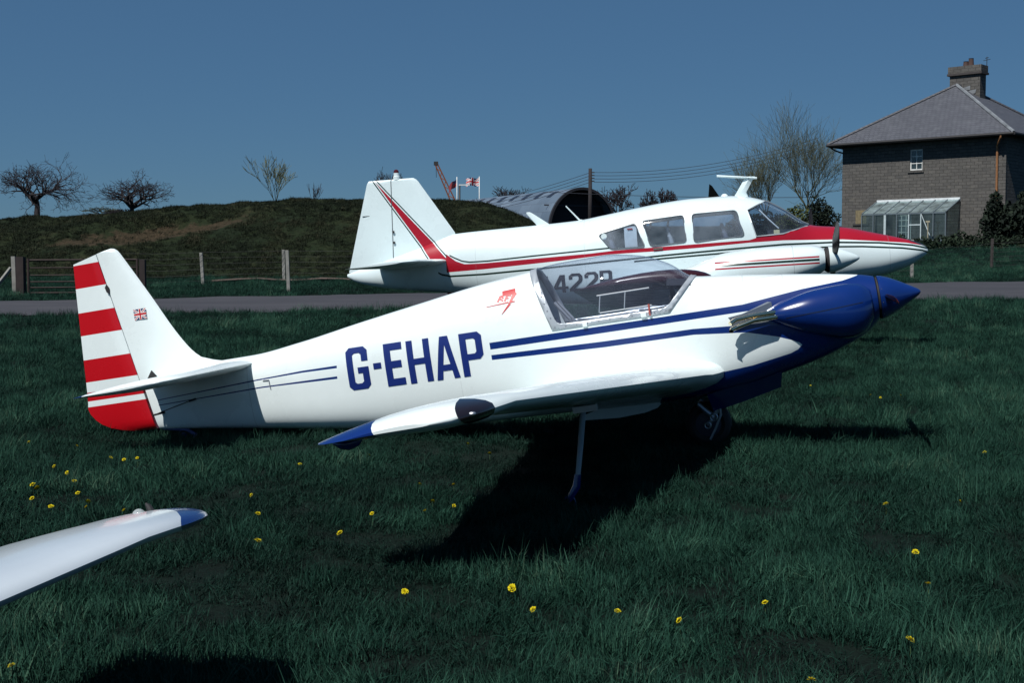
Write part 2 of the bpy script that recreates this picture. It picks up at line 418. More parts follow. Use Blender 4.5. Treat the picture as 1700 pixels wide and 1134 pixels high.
def flagmat(name, fade=1.0):
    m = M(name, 0.7); m.b.inputs['Specular IOR Level'].default_value = 0.2
    t = m.n('ShaderNodeUVMap'); q = m.n('ShaderNodeSeparateXYZ'); m.l(t.outputs[0], q.inputs[0])
    u = X(m.nt, q.outputs[0]) - 0.5; v = X(m.nt, q.outputs[1]) - 0.5
    d = (u.abs() - v.abs()).abs()
    c = m.mix((d < 0.13), (0.01, 0.02, 0.10), (0.7 * fade, 0.72 * fade, 0.72 * fade))
    c = m.mix((d < 0.045), c, (0.45, 0.015, 0.02))
    c = m.mix((u.abs() < 0.105) | (v.abs() < 0.165), c, (0.7 * fade, 0.72 * fade, 0.72 * fade))
    c = m.mix((u.abs() < 0.06) | (v.abs() < 0.095), c, (0.45, 0.015, 0.02)); m.base(c); return m.m
FLAG = flagmat('union_flag')
def uvquadgrid(name, P, nu, nv, mat, parent):
    """grid of points P(u, v) with a uv map"""
    V = [P(i / nu, j / nv) for j in range(nv + 1) for i in range(nu + 1)]
    F = [(j * (nu + 1) + i, j * (nu + 1) + i + 1, (j + 1) * (nu + 1) + i + 1, (j + 1) * (nu + 1) + i) for j in range(nv) for i in range(nu)]
    o = mesh(name, V, F, mat, parent, True); uv = o.data.uv_layers.new(name='UVMap')
    for lp in o.data.loops:
        k = lp.vertex_index; uv.data[lp.index].uv = ((k % (nu + 1)) / nu, (k // (nu + 1)) / nv)
    return o
def blade(r0, r1, chord, parent, mat, loc, ang, name='propeller_blade', tw=(58, 20), pitchdir=1):
    rings = []
    for i in range(11):
        t = i / 10; r = r0 + (r1 - r0) * t; cw = chord * (0.55 + 1.1 * t) if t < 0.45 else chord * (1.05 - 0.35 * (t - 0.45) / 0.55)
        if t > 0.95: cw *= 0.6
        a = R(tw[0] + (tw[1] - tw[0]) * t) * pitchdir; th = 0.34 - 0.24 * t
        ring = []
        for k in range(12):
            q = 2 * math.pi * k / 12; u = cw / 2 * math.cos(q); v = cw / 2 * th * math.sin(q)
            ring.append((u * math.sin(a) + v * math.cos(a), u * math.cos(a) - v * math.sin(a), r))
        rings.append(ring)
    o = MB().loft(rings).obj(name, mat, parent, 40); o.location = loc; o.rotation_euler = (ang, 0, 0); return o
def wheel(parent, c, r, wd, name='wheel', hub=STEEL):
    t = MB(); pr = [(-wd / 2 * 0.6, r * 0.55), (-wd / 2, r * 0.72), (-wd / 2 * 0.92, r * 0.9), (-wd / 4, r), (wd / 4, r), (wd / 2 * 0.92, r * 0.9), (wd / 2, r * 0.72), (wd / 2 * 0.6, r * 0.55)]
    o = t.lathe(pr, c, 'y', 28).obj(name, BLACK, parent, 50)
    MB().lathe([(-wd / 2 * 0.75, 0.0001), (-wd / 2 * 0.75, r * 0.3), (-wd / 2 * 0.62, r * 0.56), (wd / 2 * 0.62, r * 0.56), (wd / 2 * 0.75, r * 0.3), (wd / 2 * 0.75, 0.0001)], c, 'y', 24).obj('hub', hub, o, 40)
    return o

# ------------------------------------------------------------------ white and blue single-seat aircraft
RFO = (1.3835, 8.9923, 0.0); RFR = (R(0.9), R(-9.0), R(-11))
def rf_mask(m, x, y, z):
    s1 = x.between(-1.376, 0.6) & z.between(0.884, 0.931)
    s2 = x.between(-1.376, 0.5) & (z < x.pw([(-1.4, .847), (-.61, .828), (0, .822), (.35, .796)])) & (z > x.pw([(-1.4, .813), (-.61, .788), (0, .783), (.34, .747)]))
    U = x.pw([(0.2, .931), (.34, .931), (.5, .948), (.73, .971), (1.0, .984), (1.1, 1.0), (1.21, 1.06)])
    T = x.pw([(0.2, .76), (.34, .747), (.53, .69), (.62, .653), (.665, .63), (.682, .612)])
    Lw = x.pw([(-.42, .20), (-.36, .27), (-.33, .33), (-.25, .42), (-.1, .48), (.108, .507), (.348, .525), (.60, .566), (.65, .585), (.682, .612)])
    lower = (z < Lw) & (x > -0.42)
    tongue = (x < 0.682) & (z < T) & (z > Lw)
    gapw = (x < 0.47) & z.between(0.815, 0.884)
    cowl = (x > 0.34) & (z < U) & tongue.inv() & gapw.inv()
    t1 = x.between(-3.98, -2.511) & ((z - x.pw([(-3.96, .867), (-3.13, .909), (-2.78, .921), (-2.51, .920)])).abs() < x.pw([(-3.9, .003), (-3.0, .005), (-2.51, .009)]))
    t2 = x.between(-3.98, -2.519) & ((z - x.pw([(-3.966, .828), (-3.115, .852), (-2.519, .845)])).abs() < x.pw([(-3.9, .003), (-3.0, .005), (-2.51, .009)]))
    seam = ((x + 3.22).abs() < .0025) | (((x - .36).abs() < .0025) & (z > .935)) | (((z - 1.085).abs() < .002) & x.between(.36, .62)) | (((x - .62).abs() < .002) & z.between(1.0, 1.085)) | (((x + 1.62).abs() < .0015) & (z < .70)) | ((z - .452).abs() < .0015) & (x < -.5)
    return [(seam * .35, (.25, .27, .28)), (s1 | s2 | lower | cowl | t1 | t2, BLUE)]
RFP = paint('rf_fuselage_paint', rf_mask)
def rf_rud(m, x, y, z): return [(z.between(1.776, 1.949) | z.between(1.423, 1.594) | z.between(1.074, 1.241) | z.between(.931, .997) | (z < .888), RED)]
RFRUD = paint('rf_rudder_paint', rf_rud)
RFWING = paint('rf_wing_paint', lambda m, x, y, z: [((y.abs() > 3.98) & ((x + (z - 0.8) * 0.5) < -0.955), BLUE)])
RFSTAB = paint('rf_tail_paint', lambda m, x, y, z: [((y.abs() > 0.95) & (x < -3.87), BLUE)])
PROPW = plain('propeller_wood', (0.10, 0.018, 0.010), 0.3, 0, 0.4, 14, coat=0.5)

rf = empty('light_aircraft', RFO, RFR)
tag(rf, 'white single-seat aircraft with blue nose and red striped rudder, lettered G-EHAP', 'aircraft')
rb = Body(top=[(-4.3, 1.10), (-3.9, 1.10), (-3.44, 1.085), (-3.2, 1.087), (-2.82, 1.128), (-2.346, 1.203), (-1.883, 1.271), (-1.43, 1.335), (-1.111, 1.366), (-.878, 1.396), (-.558, 1.40), (-.312, 1.361), (-.117, 1.275), (.035, 1.163), (.232, 1.137), (.629, 1.083), (1.018, 1.021), (1.15, .995), (1.205, .978)],
          bot=[(-4.05, .655), (-3.763, .622), (-3.295, .563), (-2.474, .452), (-1.763, .378), (-1.3, .372), (-.86, .36), (-.34, .345), (.06, .345), (.3, .375), (.533, .425), (.74, .471), (.948, .535), (1.139, .625), (1.205, .684)],
          wid=[(-4.3, .02), (-4.05, .035), (-3.5, .105), (-2.8, .185), (-2.0, .265), (-1.3, .312), (-.6, .328), (0, .322), (.5, .292), (.9, .232), (1.1, .178), (1.205, .150)],
          nu=[(-4.3, 2.2), (-2.0, 2.3), (-.6, 2.25), (.5, 2.3), (1.205, 2.0)], nl=[(-4.3, 3.0), (-2, 3.6), (0, 3.6), (.5, 3.0), (1.0, 2.3), (1.205, 2.0)], mid=0.5)
xs = sorted(set([round(v, 4) for v in list(np.linspace(-4.25, -1.2, 50)) + list(np.linspace(-1.2, 0.12, 45)) + list(np.linspace(0.12, 1.205, 34))]))
bm = rb.bm(xs, 64)
# stern cut along the rudder hinge
HX = lambda z: -4.025 - (z - .652) * (.251 / 1.354)
gm = bmesh.ops.bisect_plane(bm, geom=bm.verts[:] + bm.edges[:] + bm.faces[:], plane_co=(-4.025 + .012, 0, .652), plane_no=(-1, 0, -.251 / 1.354), clear_outer=True)
OUT = [(-.932, .952), (-.137, .952), (.372, 1.5), (-1.104, 1.5)]
INN = roundpoly([(-.893, .985), (-.152, .985), (.325, 1.5), (-1.055, 1.5)], 0.04)
for P in (OUT, INN): cut_poly(bm, P, 0.3)
gl = take(bm, lambda c: inpoly(INN, c.x, c.z)); fr = take(bm, lambda c: inpoly(OUT, c.x, c.z))
fus = from_bm('fuselage', bm, RFP, rf, smooth=40)
from_bm('canopy_glass', gl, CANOPY, rf, smooth=True)
fo = from_bm('canopy_frame', fr, plain('frame_paint', (0.42, 0.46, 0.50), 0.35, 0.3), rf, smooth=True)
sm = fo.modifiers.new('thickness', 'SOLIDIFY'); sm.thickness = 0.012; sm.offset = 0.3
def screws(pts, parent):
    for (x, z) in pts:
        y = -(rb.side(x, z) + 0.004)
        o = MB().lathe([(-0.004, 0.005), (0.0, 0.006), (0.003, 0.0055)], (0, 0, 0), 'y', 8).obj('screw', STEEL, parent); o.location = (x, y, z)
pts = [(-.91 + .075 * i, .967) for i in range(11)] + [(-.915 - .0314 * i * .5 - .0, .985 + .05 * i) for i in range(1, 7)] + [(-.115 + .045 * i, .985 + .0485 * i) for i in range(1, 4)]
scr = MB()
base_s = None
for (x_, z_) in pts:
    y_ = -(rb.side(x_, z_) + 0.006)
    if base_s is None:
        base_s = MB().lathe([(-0.004, 0.005), (0.0, 0.006), (0.003, 0.0055)], (0, 0, 0), 'y', 8).obj('screw', STEEL, fo); base_s.location = (x_, y_, z_)
    else:
        o = base_s.copy(); COL.objects.link(o); o.location = (x_, y_, z_)
# canopy latch, catches and sliding vent rails
MB().box(-.72, -.69, -.345, -.318, .945, .972).obj('canopy_catch', WHITEP, rf)
MB().box(-.325, -.29, -.345, -.318, .95, .98).obj('canopy_catch', WHITEP, rf)
MB().tube([(-.265, -.335, .955), (-.265, -.35, .97), (-.262, -.345, 1.03)], .007, 8).obj('canopy_handle', plain('handle_red', (.5, .12, .1), .3, .3), rf, 40)
def cside(x, z, o=0.0): return -(rb.side(x, z) + o)
vr = MB()
vr.tube([(x, cside(x, 1.134, -.004), 1.134) for x in np.linspace(-.602, -.25, 8)], .0065, 6)
VRM = plain('vent_rail_grey', (.26, .30, .35), .5)
vent = vr.obj('vent_rail', VRM, rf, 40)
MB().tube([(x, cside(x, 1.018, -.004), 1.018) for x in np.linspace(-.595, -.247, 8)], .006, 6).obj('vent_rail', VRM, rf, 40)
for xx in (-.6, -.43): MB().tube([(xx + .004 * k, cside(xx, 1.02 + .0228 * k, -.003), 1.02 + .0228 * k) for k in range(6)], .004, 6).obj('vent_stay', VRM, rf, 40)
# cockpit inside
bm = rb.bm(list(np.linspace(-1.12, .02, 26)), 48, True, -.014)
bmesh.ops.bisect_plane(bm, geom=bm.verts[:] + bm.edges[:] + bm.faces[:], plane_co=(0, 0, .948), plane_no=(0, 0, 1), clear_outer=True)
from_bm('cockpit_lining', bm, plain('cockpit_trim', (.035, .042, .065), .8), rf, smooth=30)
q = MB(); ring = [p for p in rb.ring(-1.0, 48, -.02)]
ring = [(-1.04, y_, min(z_, 1.16)) for x_, y_, z_ in ring]
mesh('rear_bulkhead', ring, [tuple(range(48))], plain('bulkhead', (.045, .055, .085), .7), rf)
ring = [(x, y, z) for x, y, z in rb.ring(-.10, 48, -.02)]; ring = [(-.12, y, min(z, 1.14)) for x, y, z in ring]
mesh('instrument_panel', ring, [tuple(range(48))], DARK, rf)
for k, (yy, zz, rr) in enumerate([(-.13, 1.03, .04), (0, 1.03, .04), (.13, 1.03, .04), (-.07, .94, .035), (.07, .94, .035)]):
    MB().lathe([(-.135, rr * .9), (-.128, rr), (-.12, rr)], (0, yy, zz), 'x', 20).obj('instrument', BLACK, rf, 40)
MB().loft([[(-.14, y, z) for y, z in ((-.2, 1.13), (-.1, 1.17), (.1, 1.17), (.2, 1.13))], [(.02, y, z) for y, z in ((-.2, 1.11), (-.1, 1.145), (.1, 1.145), (.2, 1.11))]], False, False).obj('glare_shield', DARK, rf)
sp = [(-.42, .62), (-.5, .58), (-.75, .52), (-.82, .56), (-.95, .98), (-.985, 1.02), (-.93, .62), (-.8, .47), (-.5, .52)]
MB().loft([[(x, y, z) for x, z in sp] for y in (-.2, -.19, .19, .2)]).obj('seat', plain('seat_fabric', (.04, .05, .09), .85), rf, 40)
MB().tube([(-.35, 0, .5), (-.36, 0, .8), (-.38, 0, .86)], .011, 8).obj('control_stick', BLACK, rf, 40)
for yy in (-.07, .07): MB().tube([(-.93, yy, 1.13), (-.84, yy, 1.0), (-.80, yy, .8), (-.72, yy, .62)], .012, 6).obj('harness_strap', plain('strap', (.25, .27, .3), .8), rf)
# fin and rudder
FLE = cub([(.95, -3.3), (1.06, -3.36), (1.09, -3.46), (1.111, -3.555), (1.147, -3.62), (1.30, -3.737), (1.642, -3.917), (1.95, -4.083), (2.0, -4.112), (2.025, -4.14), (2.036, -4.19)])
rings = []
for z in list(np.linspace(1.0, 1.3, 10)) + list(np.linspace(1.35, 1.98, 10)) + [2.0, 2.012, 2.025, 2.034]:
    le, te = FLE(z), HX(z); c = le - te; th = .095 - .03 * (z - 1.0); th *= min(1, max(.25, (2.042 - z) / .03))
    rings.append([(le - c * a, b * th, z) for a, b in [(1, .42), (.8, .47), (.55, .5), (.3, .46), (.12, .34), (.04, .2), (0, 0), (.04, -.2), (.12, -.34), (.3, -.46), (.55, -.5), (.8, -.47), (1, -.42)]])
bm = bmesh.new(); b_ = MB().loft(rings); vs = [bm.verts.new(v) for v in b_.V]
for f in b_.F: bm.faces.new([vs[i] for i in f])
bmesh.ops.recalc_face_normals(bm, faces=bm.faces[:])
bmesh.ops.bisect_plane(bm, geom=bm.verts[:] + bm.edges[:] + bm.faces[:], plane_co=(-4.488, 0, 1.96), plane_no=(-.22, 0, 1), clear_outer=True)
bmesh.ops.holes_fill(bm, edges=bm.edges[:], sides=0)
from_bm('tail_fin', bm, WHITEP, rf, smooth=40)
RTE = cub([(.655, -4.10), (.66, -4.2), (.709, -4.408), (.783, -4.518), (.873, -4.567), (.908, -4.560), (1.3, -4.533), (1.958, -4.488), (2.04, -4.48)])
rings = []
for z in [.657, .664, .68, .709, .745, .783, .83, .873] + list(np.linspace(.92, 2.05, 16)):
    h = HX(z) - .010; te = RTE(z); c = max(h - te, .05); th = (.075 - .022 * (z - .65)) * min(1, (z - .645) / .05)
    rings.append([(h - c * a, b * th, z) for a, b in [(0, .42), (.02, .48), (.3, .36), (.65, .2), (1, .05), (1, -.05), (.65, -.2), (.3, -.36), (.02, -.48), (0, -.42)]])
bm = bmesh.new(); b_ = MB().loft(rings); vs = [bm.verts.new(v) for v in b_.V]
for f in b_.F: bm.faces.new([vs[i] for i in f])
bmesh.ops.recalc_face_normals(bm, faces=bm.faces[:])
bmesh.ops.bisect_plane(bm, geom=bm.verts[:] + bm.edges[:] + bm.faces[:], plane_co=(-4.488, 0, 1.96), plane_no=(-.22, 0, 1), clear_outer=True)
bmesh.ops.holes_fill(bm, edges=bm.edges[:], sides=0)
rud = from_bm('rudder', bm, RFRUD, rf, smooth=40)
MB().loft([[(HX(z) + dx, sy * .04, z) for dx, z in ((.0, 1.70), (-.018, 1.715), (-.02, 1.75), (0, 1.772), (.012, 1.74))] for sy in (-1, 1)]).obj('rudder_hinge', BLACK, rf)
# control horn and cable of the rudder
MB().tube([(-4.0, -.12, .765), (-3.94, -.04, .77)], .008, 6).obj('rudder_horn', BLACK, rf)
MB().tube([(-3.99, -.11, .767), (-3.83, -.085, .803), (-3.69, -.075, .833)], .0035, 5).obj('rudder_cable', BLACK, rf)
MB().tube([(-3.71, -.095, .828), (-3.655, -.098, .838)], .008, 6).obj('cable_fairlead', BLACK, rf)
MB().tube([(-3.10, -.155, .905), (-3.05, -.16, .9), (-3.045, -.16, .83)], .0035, 5).obj('static_port_bracket', STEEL, rf)
# tailplane and elevators, cut at the hinge
for sg in (-1, 1):
    st = [(.03, -3.17, -4.02, 1.035, .105), (.12, -3.185, -4.0, 1.035, .10), (.6, -3.20, -3.96, 1.036, .10), (1.0, -3.215, -3.93, 1.037, .10), (1.15, -3.23, -3.95, 1.037, .10), (1.25, -3.27, -3.96, 1.036, .095), (1.29, -3.33, -3.93, 1.034, .07), (1.305, -3.42, -3.85, 1.032, .03)]
    b_ = MB().loft(wing_rings(st, sg, .035, 0.0)); bm = bmesh.new(); vs = [bm.verts.new(v) for v in b_.V]
    for f in b_.F: bm.faces.new([vs[i] for i in f])
    bmesh.ops.recalc_face_normals(bm, faces=bm.faces[:]); b2 = bm.copy()
    bmesh.ops.bisect_plane(bm, geom=bm.verts[:] + bm.edges[:] + bm.faces[:], plane_co=(-3.66, 0, 0), plane_no=(-1, 0, 0), clear_outer=True); bmesh.ops.holes_fill(bm, edges=bm.edges[:], sides=0)
    bmesh.ops.bisect_plane(b2, geom=b2.verts[:] + b2.edges[:] + b2.faces[:], plane_co=(-3.6605, 0, 0), plane_no=(1, 0, 0), clear_outer=True); bmesh.ops.holes_fill(b2, edges=b2.edges[:], sides=0)
    from_bm('tailplane', bm, WHITEP, rf, smooth=40); from_bm('elevator', b2, RFSTAB, rf, smooth=40)
    MB().loft([[(-3.80, sg * .5 + d, 1.045), (-3.72, sg * .5 + d, 1.045), (-3.76, sg * .5 + d, 1.10)] for d in (-.006, .006)]).obj('elevator_horn', BLACK, rf)
# wings
RST = [(.10, .20, -1.24, .52, .185), (.28, .17, -1.23, .515, .18), (.36, .13, -1.22, .513, .16), (.46, .09, -1.215, .517, .15)]
for y in np.linspace(.7, 3.85, 14): t = (y - .36) / 3.64; RST.append((y, .11 - .60 * t, -1.22 + .14 * t, .512 + .322 * t, .148 - .004 * t))
RST += [(4.0, -.50, -1.10, .834, .148), (4.12, -.52, -1.17, .836, .148), (4.22, -.543, -1.215, .837, .148), (4.30, -.57, -1.225, .836, .142), (4.36, -.61, -1.205, .834, .125), (4.40, -.665, -1.165, .831, .09), (4.418, -.74, -1.08, .828, .045)]
DOORP = [(-.87, .325), (-.72, .362), (-.55, .375), (-.40, .375), (-.325, .36), (-.302, .338), (-.33, .315), (-.42, .293), (-.60, .282), (-.86, .298)]
for sg in (-1, 1):
    MB().loft(wing_rings(RST, sg, .05, .02)).obj('wing', RFWING, rf, 40)
    st = [(y, le, te, z, th) for (y, le, te, z, th) in RST if y > 3.9]
    rings = wing_rings(st, sg, .05, .02)
    b_ = MB().loft([[(p[0] + .005, p[1] + sg * .005, p[2] + (.004 if k < 14 else -.004 if k > 14 else 0)) for k, p in enumerate(r)] for r in rings]); bm = bmesh.new(); vs = [bm.verts.new(v) for v in b_.V]
    for f in b_.F: bm.faces.new([vs[i] for i in f])
    bmesh.ops.recalc_face_normals(bm, faces=bm.faces[:])
    bmesh.ops.bisect_plane(bm, geom=bm.verts[:] + bm.edges[:] + bm.faces[:], plane_co=(-.645, 0, .84), plane_no=(-1, 0, -.45), clear_outer=True)
    bmesh.ops.bisect_plane(bm, geom=bm.verts[:] + bm.edges[:] + bm.faces[:], plane_co=(0, sg * 4.22, 0), plane_no=(0, -sg, 0), clear_outer=True)
    nl_ = from_bm('navigation_light', bm, LENS, rf, smooth=True)
    MB().lathe([(0, .012), (.006, .011), (.010, .006), (.011, .0005)], (0, 0, 0), 'y', 14).obj('lamp_glint', ALU, nl_, 60).matrix_local = Matrix.Translation((-.60, sg * 4.352, .838)) @ Matrix.Diagonal((1.5, sg, .8, 1))  # bright metal button modelled as the glint on the lens
    MB().loft([[(-1.08 - .125 * t, sg * (4.20 + .03 * math.cos(a) * s_), .789 - .004 * t + .026 * s_ * math.sin(a) - .012 * s_) for a in np.linspace(0, 2 * math.pi, 10, endpoint=False)] for t, s_ in ((0, .1), (.15, .7), (.45, 1), (.75, .75), (1, .1))]).obj('tip_skid', BLUEP, rf, 60)
    # outrigger: leg, blue foot and ring
    gz = .134 if sg < 0 else .055
    MB().tube([(-.46, sg * 2.50, .625), (-.475, sg * 2.5, .60), (-.51, sg * 2.51, .44), (-.545, sg * 2.53, gz + .155)], [.016, .016, .0145, .013], 10).obj('outrigger_leg', plain('leg_grey', (.30, .34, .38), .4), rf, 40)
    MB().tube([(-.545, sg * 2.53, gz + .16), (-.56, sg * 2.535, gz + .1), (-.60, sg * 2.55, gz + .045), (-.612, sg * 2.552, gz + .03)], [.018, .021, .017, .012], 10).obj('outrigger_foot', BLUEP, rf, 40)
    MB().tube([(-.605 + .03 * math.cos(a), sg * 2.552, gz + .026 + .03 * math.sin(a)) for a in np.linspace(0, 2 * math.pi, 15)], .006, 6, False).obj('outrigger_roller', BLUEP, rf, 60)
    MB().box(-.52, -.40, sg * 2.5 - .03, sg * 2.5 + .03, .60, .632).obj('outrigger_mount', ALU, rf)
    # engine cheek fairing
    ct = cub([(.49, .875), (.602, .918), (.801, .957), (.993, .963), (1.10, .948), (1.165, .90)]); cb = cub([(.49, .80), (.60, .735), (.763, .665), (1.0, .605), (1.10, .63), (1.165, .71)])
    ca = cub([(.49, .045), (.6, .085), (.8, .115), (1.0, .118), (1.10, .10), (1.165, .05)])
    rings = []
    for x_ in list(np.linspace(.49, 1.1, 22)) + [1.125, 1.15, 1.165]:
        zc = (ct(x_) + cb(x_)) / 2; h = (ct(x_) - cb(x_)) / 2; yb = rb.side(x_, zc) - .03
        rings.append([(x_, sg * (yb + (ca(x_) + .03) * math.cos(a)), zc + h * math.sin(a)) for a in np.linspace(-math.pi / 2, math.pi / 2, 17)])
    MB().loft(rings, True, False).obj('engine_cheek', BLUEP, rf, 50)
    P = []
    for x_ in np.linspace(.60, 1.10, 18):
        zc = (ct(x_) + cb(x_)) / 2; h = (ct(x_) - cb(x_)) / 2; yb = rb.side(x_, zc) - .03; zs = .805 + .05 * (x_ - .6)
        for dz in (-.0018, .0018): P.append((x_, sg * (yb + (ca(x_) + .03) * math.sqrt(max(0, 1 - ((zs + dz - zc) / h) ** 2)) + .0015), zs + dz))
    mesh('cheek_seam', P, [(2 * i, 2 * i + 1, 2 * i + 3, 2 * i + 2) for i in range(17)], BLACKL, rf)
    # exhaust pipes with their plate
    for (z0, z1, yo) in ((.853, .845, .0), (.823, .797, .012)):
        MB().tube([(.545, sg * (.325 + yo), z0 - .002), (.51, sg * (.352 + yo), z0), (.40, sg * (.372 + yo), z0), (.29, sg * (.385 + yo), z1), (.262 - yo, sg * (.397 + yo), z1 - .012), (.246, sg * (.41 + yo), z1 - .022)], .0155, 12).obj('exhaust_pipe', CHROME, rf, 50)
    P = [(.235, .862), (.33, .872), (.50, .925), (.525, .92), (.535, .80), (.42, .795), (.27, .802)]
    V = [(x_, sg * (rb.side(x_, z_) + .012 + .06 * max(0, .5 - x_)), z_) for x_, z_ in P] + [(x_, sg * (rb.side(x_, z_) + .009 + .06 * max(0, .5 - x_)), z_) for x_, z_ in P]; n = len(P)
    mesh('exhaust_plate', V, [tuple(range(n)), tuple(range(2 * n - 1, n - 1, -1))] + [(i, (i + 1) % n, n + (i + 1) % n, n + i) for i in range(n)], plain('plate_steel', (.20, .23, .27), .3, .7), rf)
    # undercarriage bay doors
    V = []
    for o_ in (0, .008):
        V += [(x_, sg * (y_ + o_), z_) for x_, y_, z_ in ((.02, .24, .37), (.25, .22, .41), (.53, .17, .46), (.505, .06, .335), (.25, .08, .275), (.04, .10, .235))]
    mesh('wheel_door', V, [(0, 1, 2, 3, 4, 5), (11, 10, 9, 8, 7, 6)] + [(i, (i + 1) % 6, 6 + (i + 1) % 6, 6 + i) for i in range(6)], BLUEP, rf)
V = []
for o_ in (0, .006):
    V += [(x_, -(.11 + o_), z_) for x_, z_ in DOORP]
nq = len(DOORP); mesh('rear_wheel_door', V, [tuple(range(nq)), tuple(range(2 * nq - 1, nq - 1, -1))] + [(i, (i + 1) % nq, nq + (i + 1) % nq, nq + i) for i in range(nq)], WHITEP, rf)
# propeller and spinner
MB().lathe([(1.208, .11), (1.212, .138), (1.222, .140)], (0, 0, .831), 'x', 40).obj('spinner_backplate', BLACK, rf, 40)
spn = MB().lathe([(1.224, .146), (1.25, .143), (1.30, .124), (1.36, .092), (1.42, .057), (1.46, .033), (1.48, .02), (1.490, .009), (1.493, .001)], (0, 0, .831), 'x', 44).obj('spinner', BLUEP, rf, 60)
for k in range(10):
    a = 2 * math.pi * k / 10 + .2
    o = MB().lathe([(1.235, .004), (1.24, .0001)], (0, 0, 0), 'x', 6).obj('spinner_screw', STEEL, spn); o.location = (0, .144 * math.cos(a), .831 + .144 * math.sin(a))
for a in (R(90), R(-90)):
    blade(.06, .72, .085, rf, PROPW, (1.275, 0, .831), a, tw=(62, 22), pitchdir=-1)
    MB().lathe([(0, .034), (.004, .036), (.01, .03)], (0, 0, 0), 'z', 16).obj('blade_cuff', BLACK, rf, 40).matrix_local = Matrix.Translation((1.275, 0, .831)) @ Matrix.Rotation(a, 4, 'X') @ Matrix.Translation((0, 0, .115)) @ Matrix.Diagonal((.75, 1.1, 1, 1))
# main wheel and tail wheel
wheel(rf, (-.012, 0, .15), .155, .13, 'main_wheel', plain('hub_dark', (.03, .035, .06), .5))
for sg in (-1, 1):
    MB().tube([(-.06, sg * .09, .30), (.0, sg * .10, .235), (.035, sg * .10, .20)], .018, 8).obj('fork_strut', STEEL, rf, 40)
    MB().tube([(.085, sg * .1, .30), (.083, sg * .105, .21), (.035, sg * .105, .12), (-.012, sg * .1, .05)], .009, 8).obj('brake_pipe', STEEL, rf, 40)
    MB().tube([(.10, sg * .09, .30), (.035, sg * .10, .2), (-.012, sg * .09, .15)], .018, 8).obj('fork_arm', STEEL, rf, 40)
    for c_, r_ in (((.035, .2), .024), ((-.012, .15), .02)):
        MB().tube([(c_[0] + r_ * math.cos(a), sg * .122, c_[1] + r_ * math.sin(a)) for a in np.linspace(0, 2 * math.pi, 17)], .006, 6, False).obj('pivot_ring', ALU, rf, 60)
MB().tube([(-4.0, 0, .652), (-3.86, 0, .625), (-3.80, 0, .61), (-3.75, 0, .572), (-3.765, 0, .552)], [.012, .012, .014, .016, .014], 8).obj('tail_spring', plain('tail_spring_paint', (.12, .13, .3), .4, .4), rf, 40)
wheel(rf, (-3.84, 0, .575), .045, .03, 'tail_wheel', BLUEP)
MB().tube([(-3.765, .02, .555), (-3.89, .02, .535)], .011, 8).obj('tail_fork', plain('tail_fork_paint', (.12, .13, .3), .4, .4), rf, 40)
# lettering and badges
lets = word([(L_G, -2.435, .74), (L_dash, -2.235, .735), (L_E, -2.147, .732), (L_H, -1.977, .729), (L_A, -1.783, .726), (L_P, -1.588, .724)], .297)
for lt in lets: decal('registration_letter', lt, rb.side, BLUEL, rf)
def stroke(a, b, w0, w1=None):
    a, b = Vector(a), Vector(b); d = (b - a).normalized(); n = Vector((-d.y, d.x)); w1 = w0 if w1 is None else w1
    return [tuple(a - n * w0 / 2), tuple(b - n * w1 / 2), tuple(b + n * w1 / 2), tuple(a + n * w0 / 2)]
P7 = [stroke((-1.252, 1.247), (-1.158, 1.253), 0.0341), stroke((-1.160, 1.244), (-1.197, 1.187), 0.0310, .014), stroke((-1.20, 1.175), (-1.265, 1.108), 0.0170, .002), stroke((-1.37, 1.174), (-1.21, 1.184), 0.0031, .009), stroke((-1.205, 1.184), (-1.165, 1.184), 0.0155, .006),
      stroke((-1.288, 1.196), (-1.264, 1.234), 0.0139), stroke((-1.262, 1.231), (-1.244, 1.229), 0.0124), stroke((-1.245, 1.224), (-1.254, 1.215), 0.0124), stroke((-1.272, 1.213), (-1.258, 1.212), 0.0109), stroke((-1.257, 1.208), (-1.252, 1.196), 0.0124),
      stroke((-1.238, 1.194), (-1.218, 1.232), 0.0139), stroke((-1.213, 1.231), (-1.190, 1.229), 0.0124), stroke((-1.223, 1.213), (-1.207, 1.212), 0.0109)]
decal('aircraft_badge', P7, rb.side, REDP, rf, .003, maxlen=.03)
uvquadgrid('flag_decal', lambda u, v: (-4.052 + .098 * u, -(.095 - .03 * (.476 + .078 * v)) * .50 - .004, 1.476 + .078 * v), 2, 2, FLAG, rf)

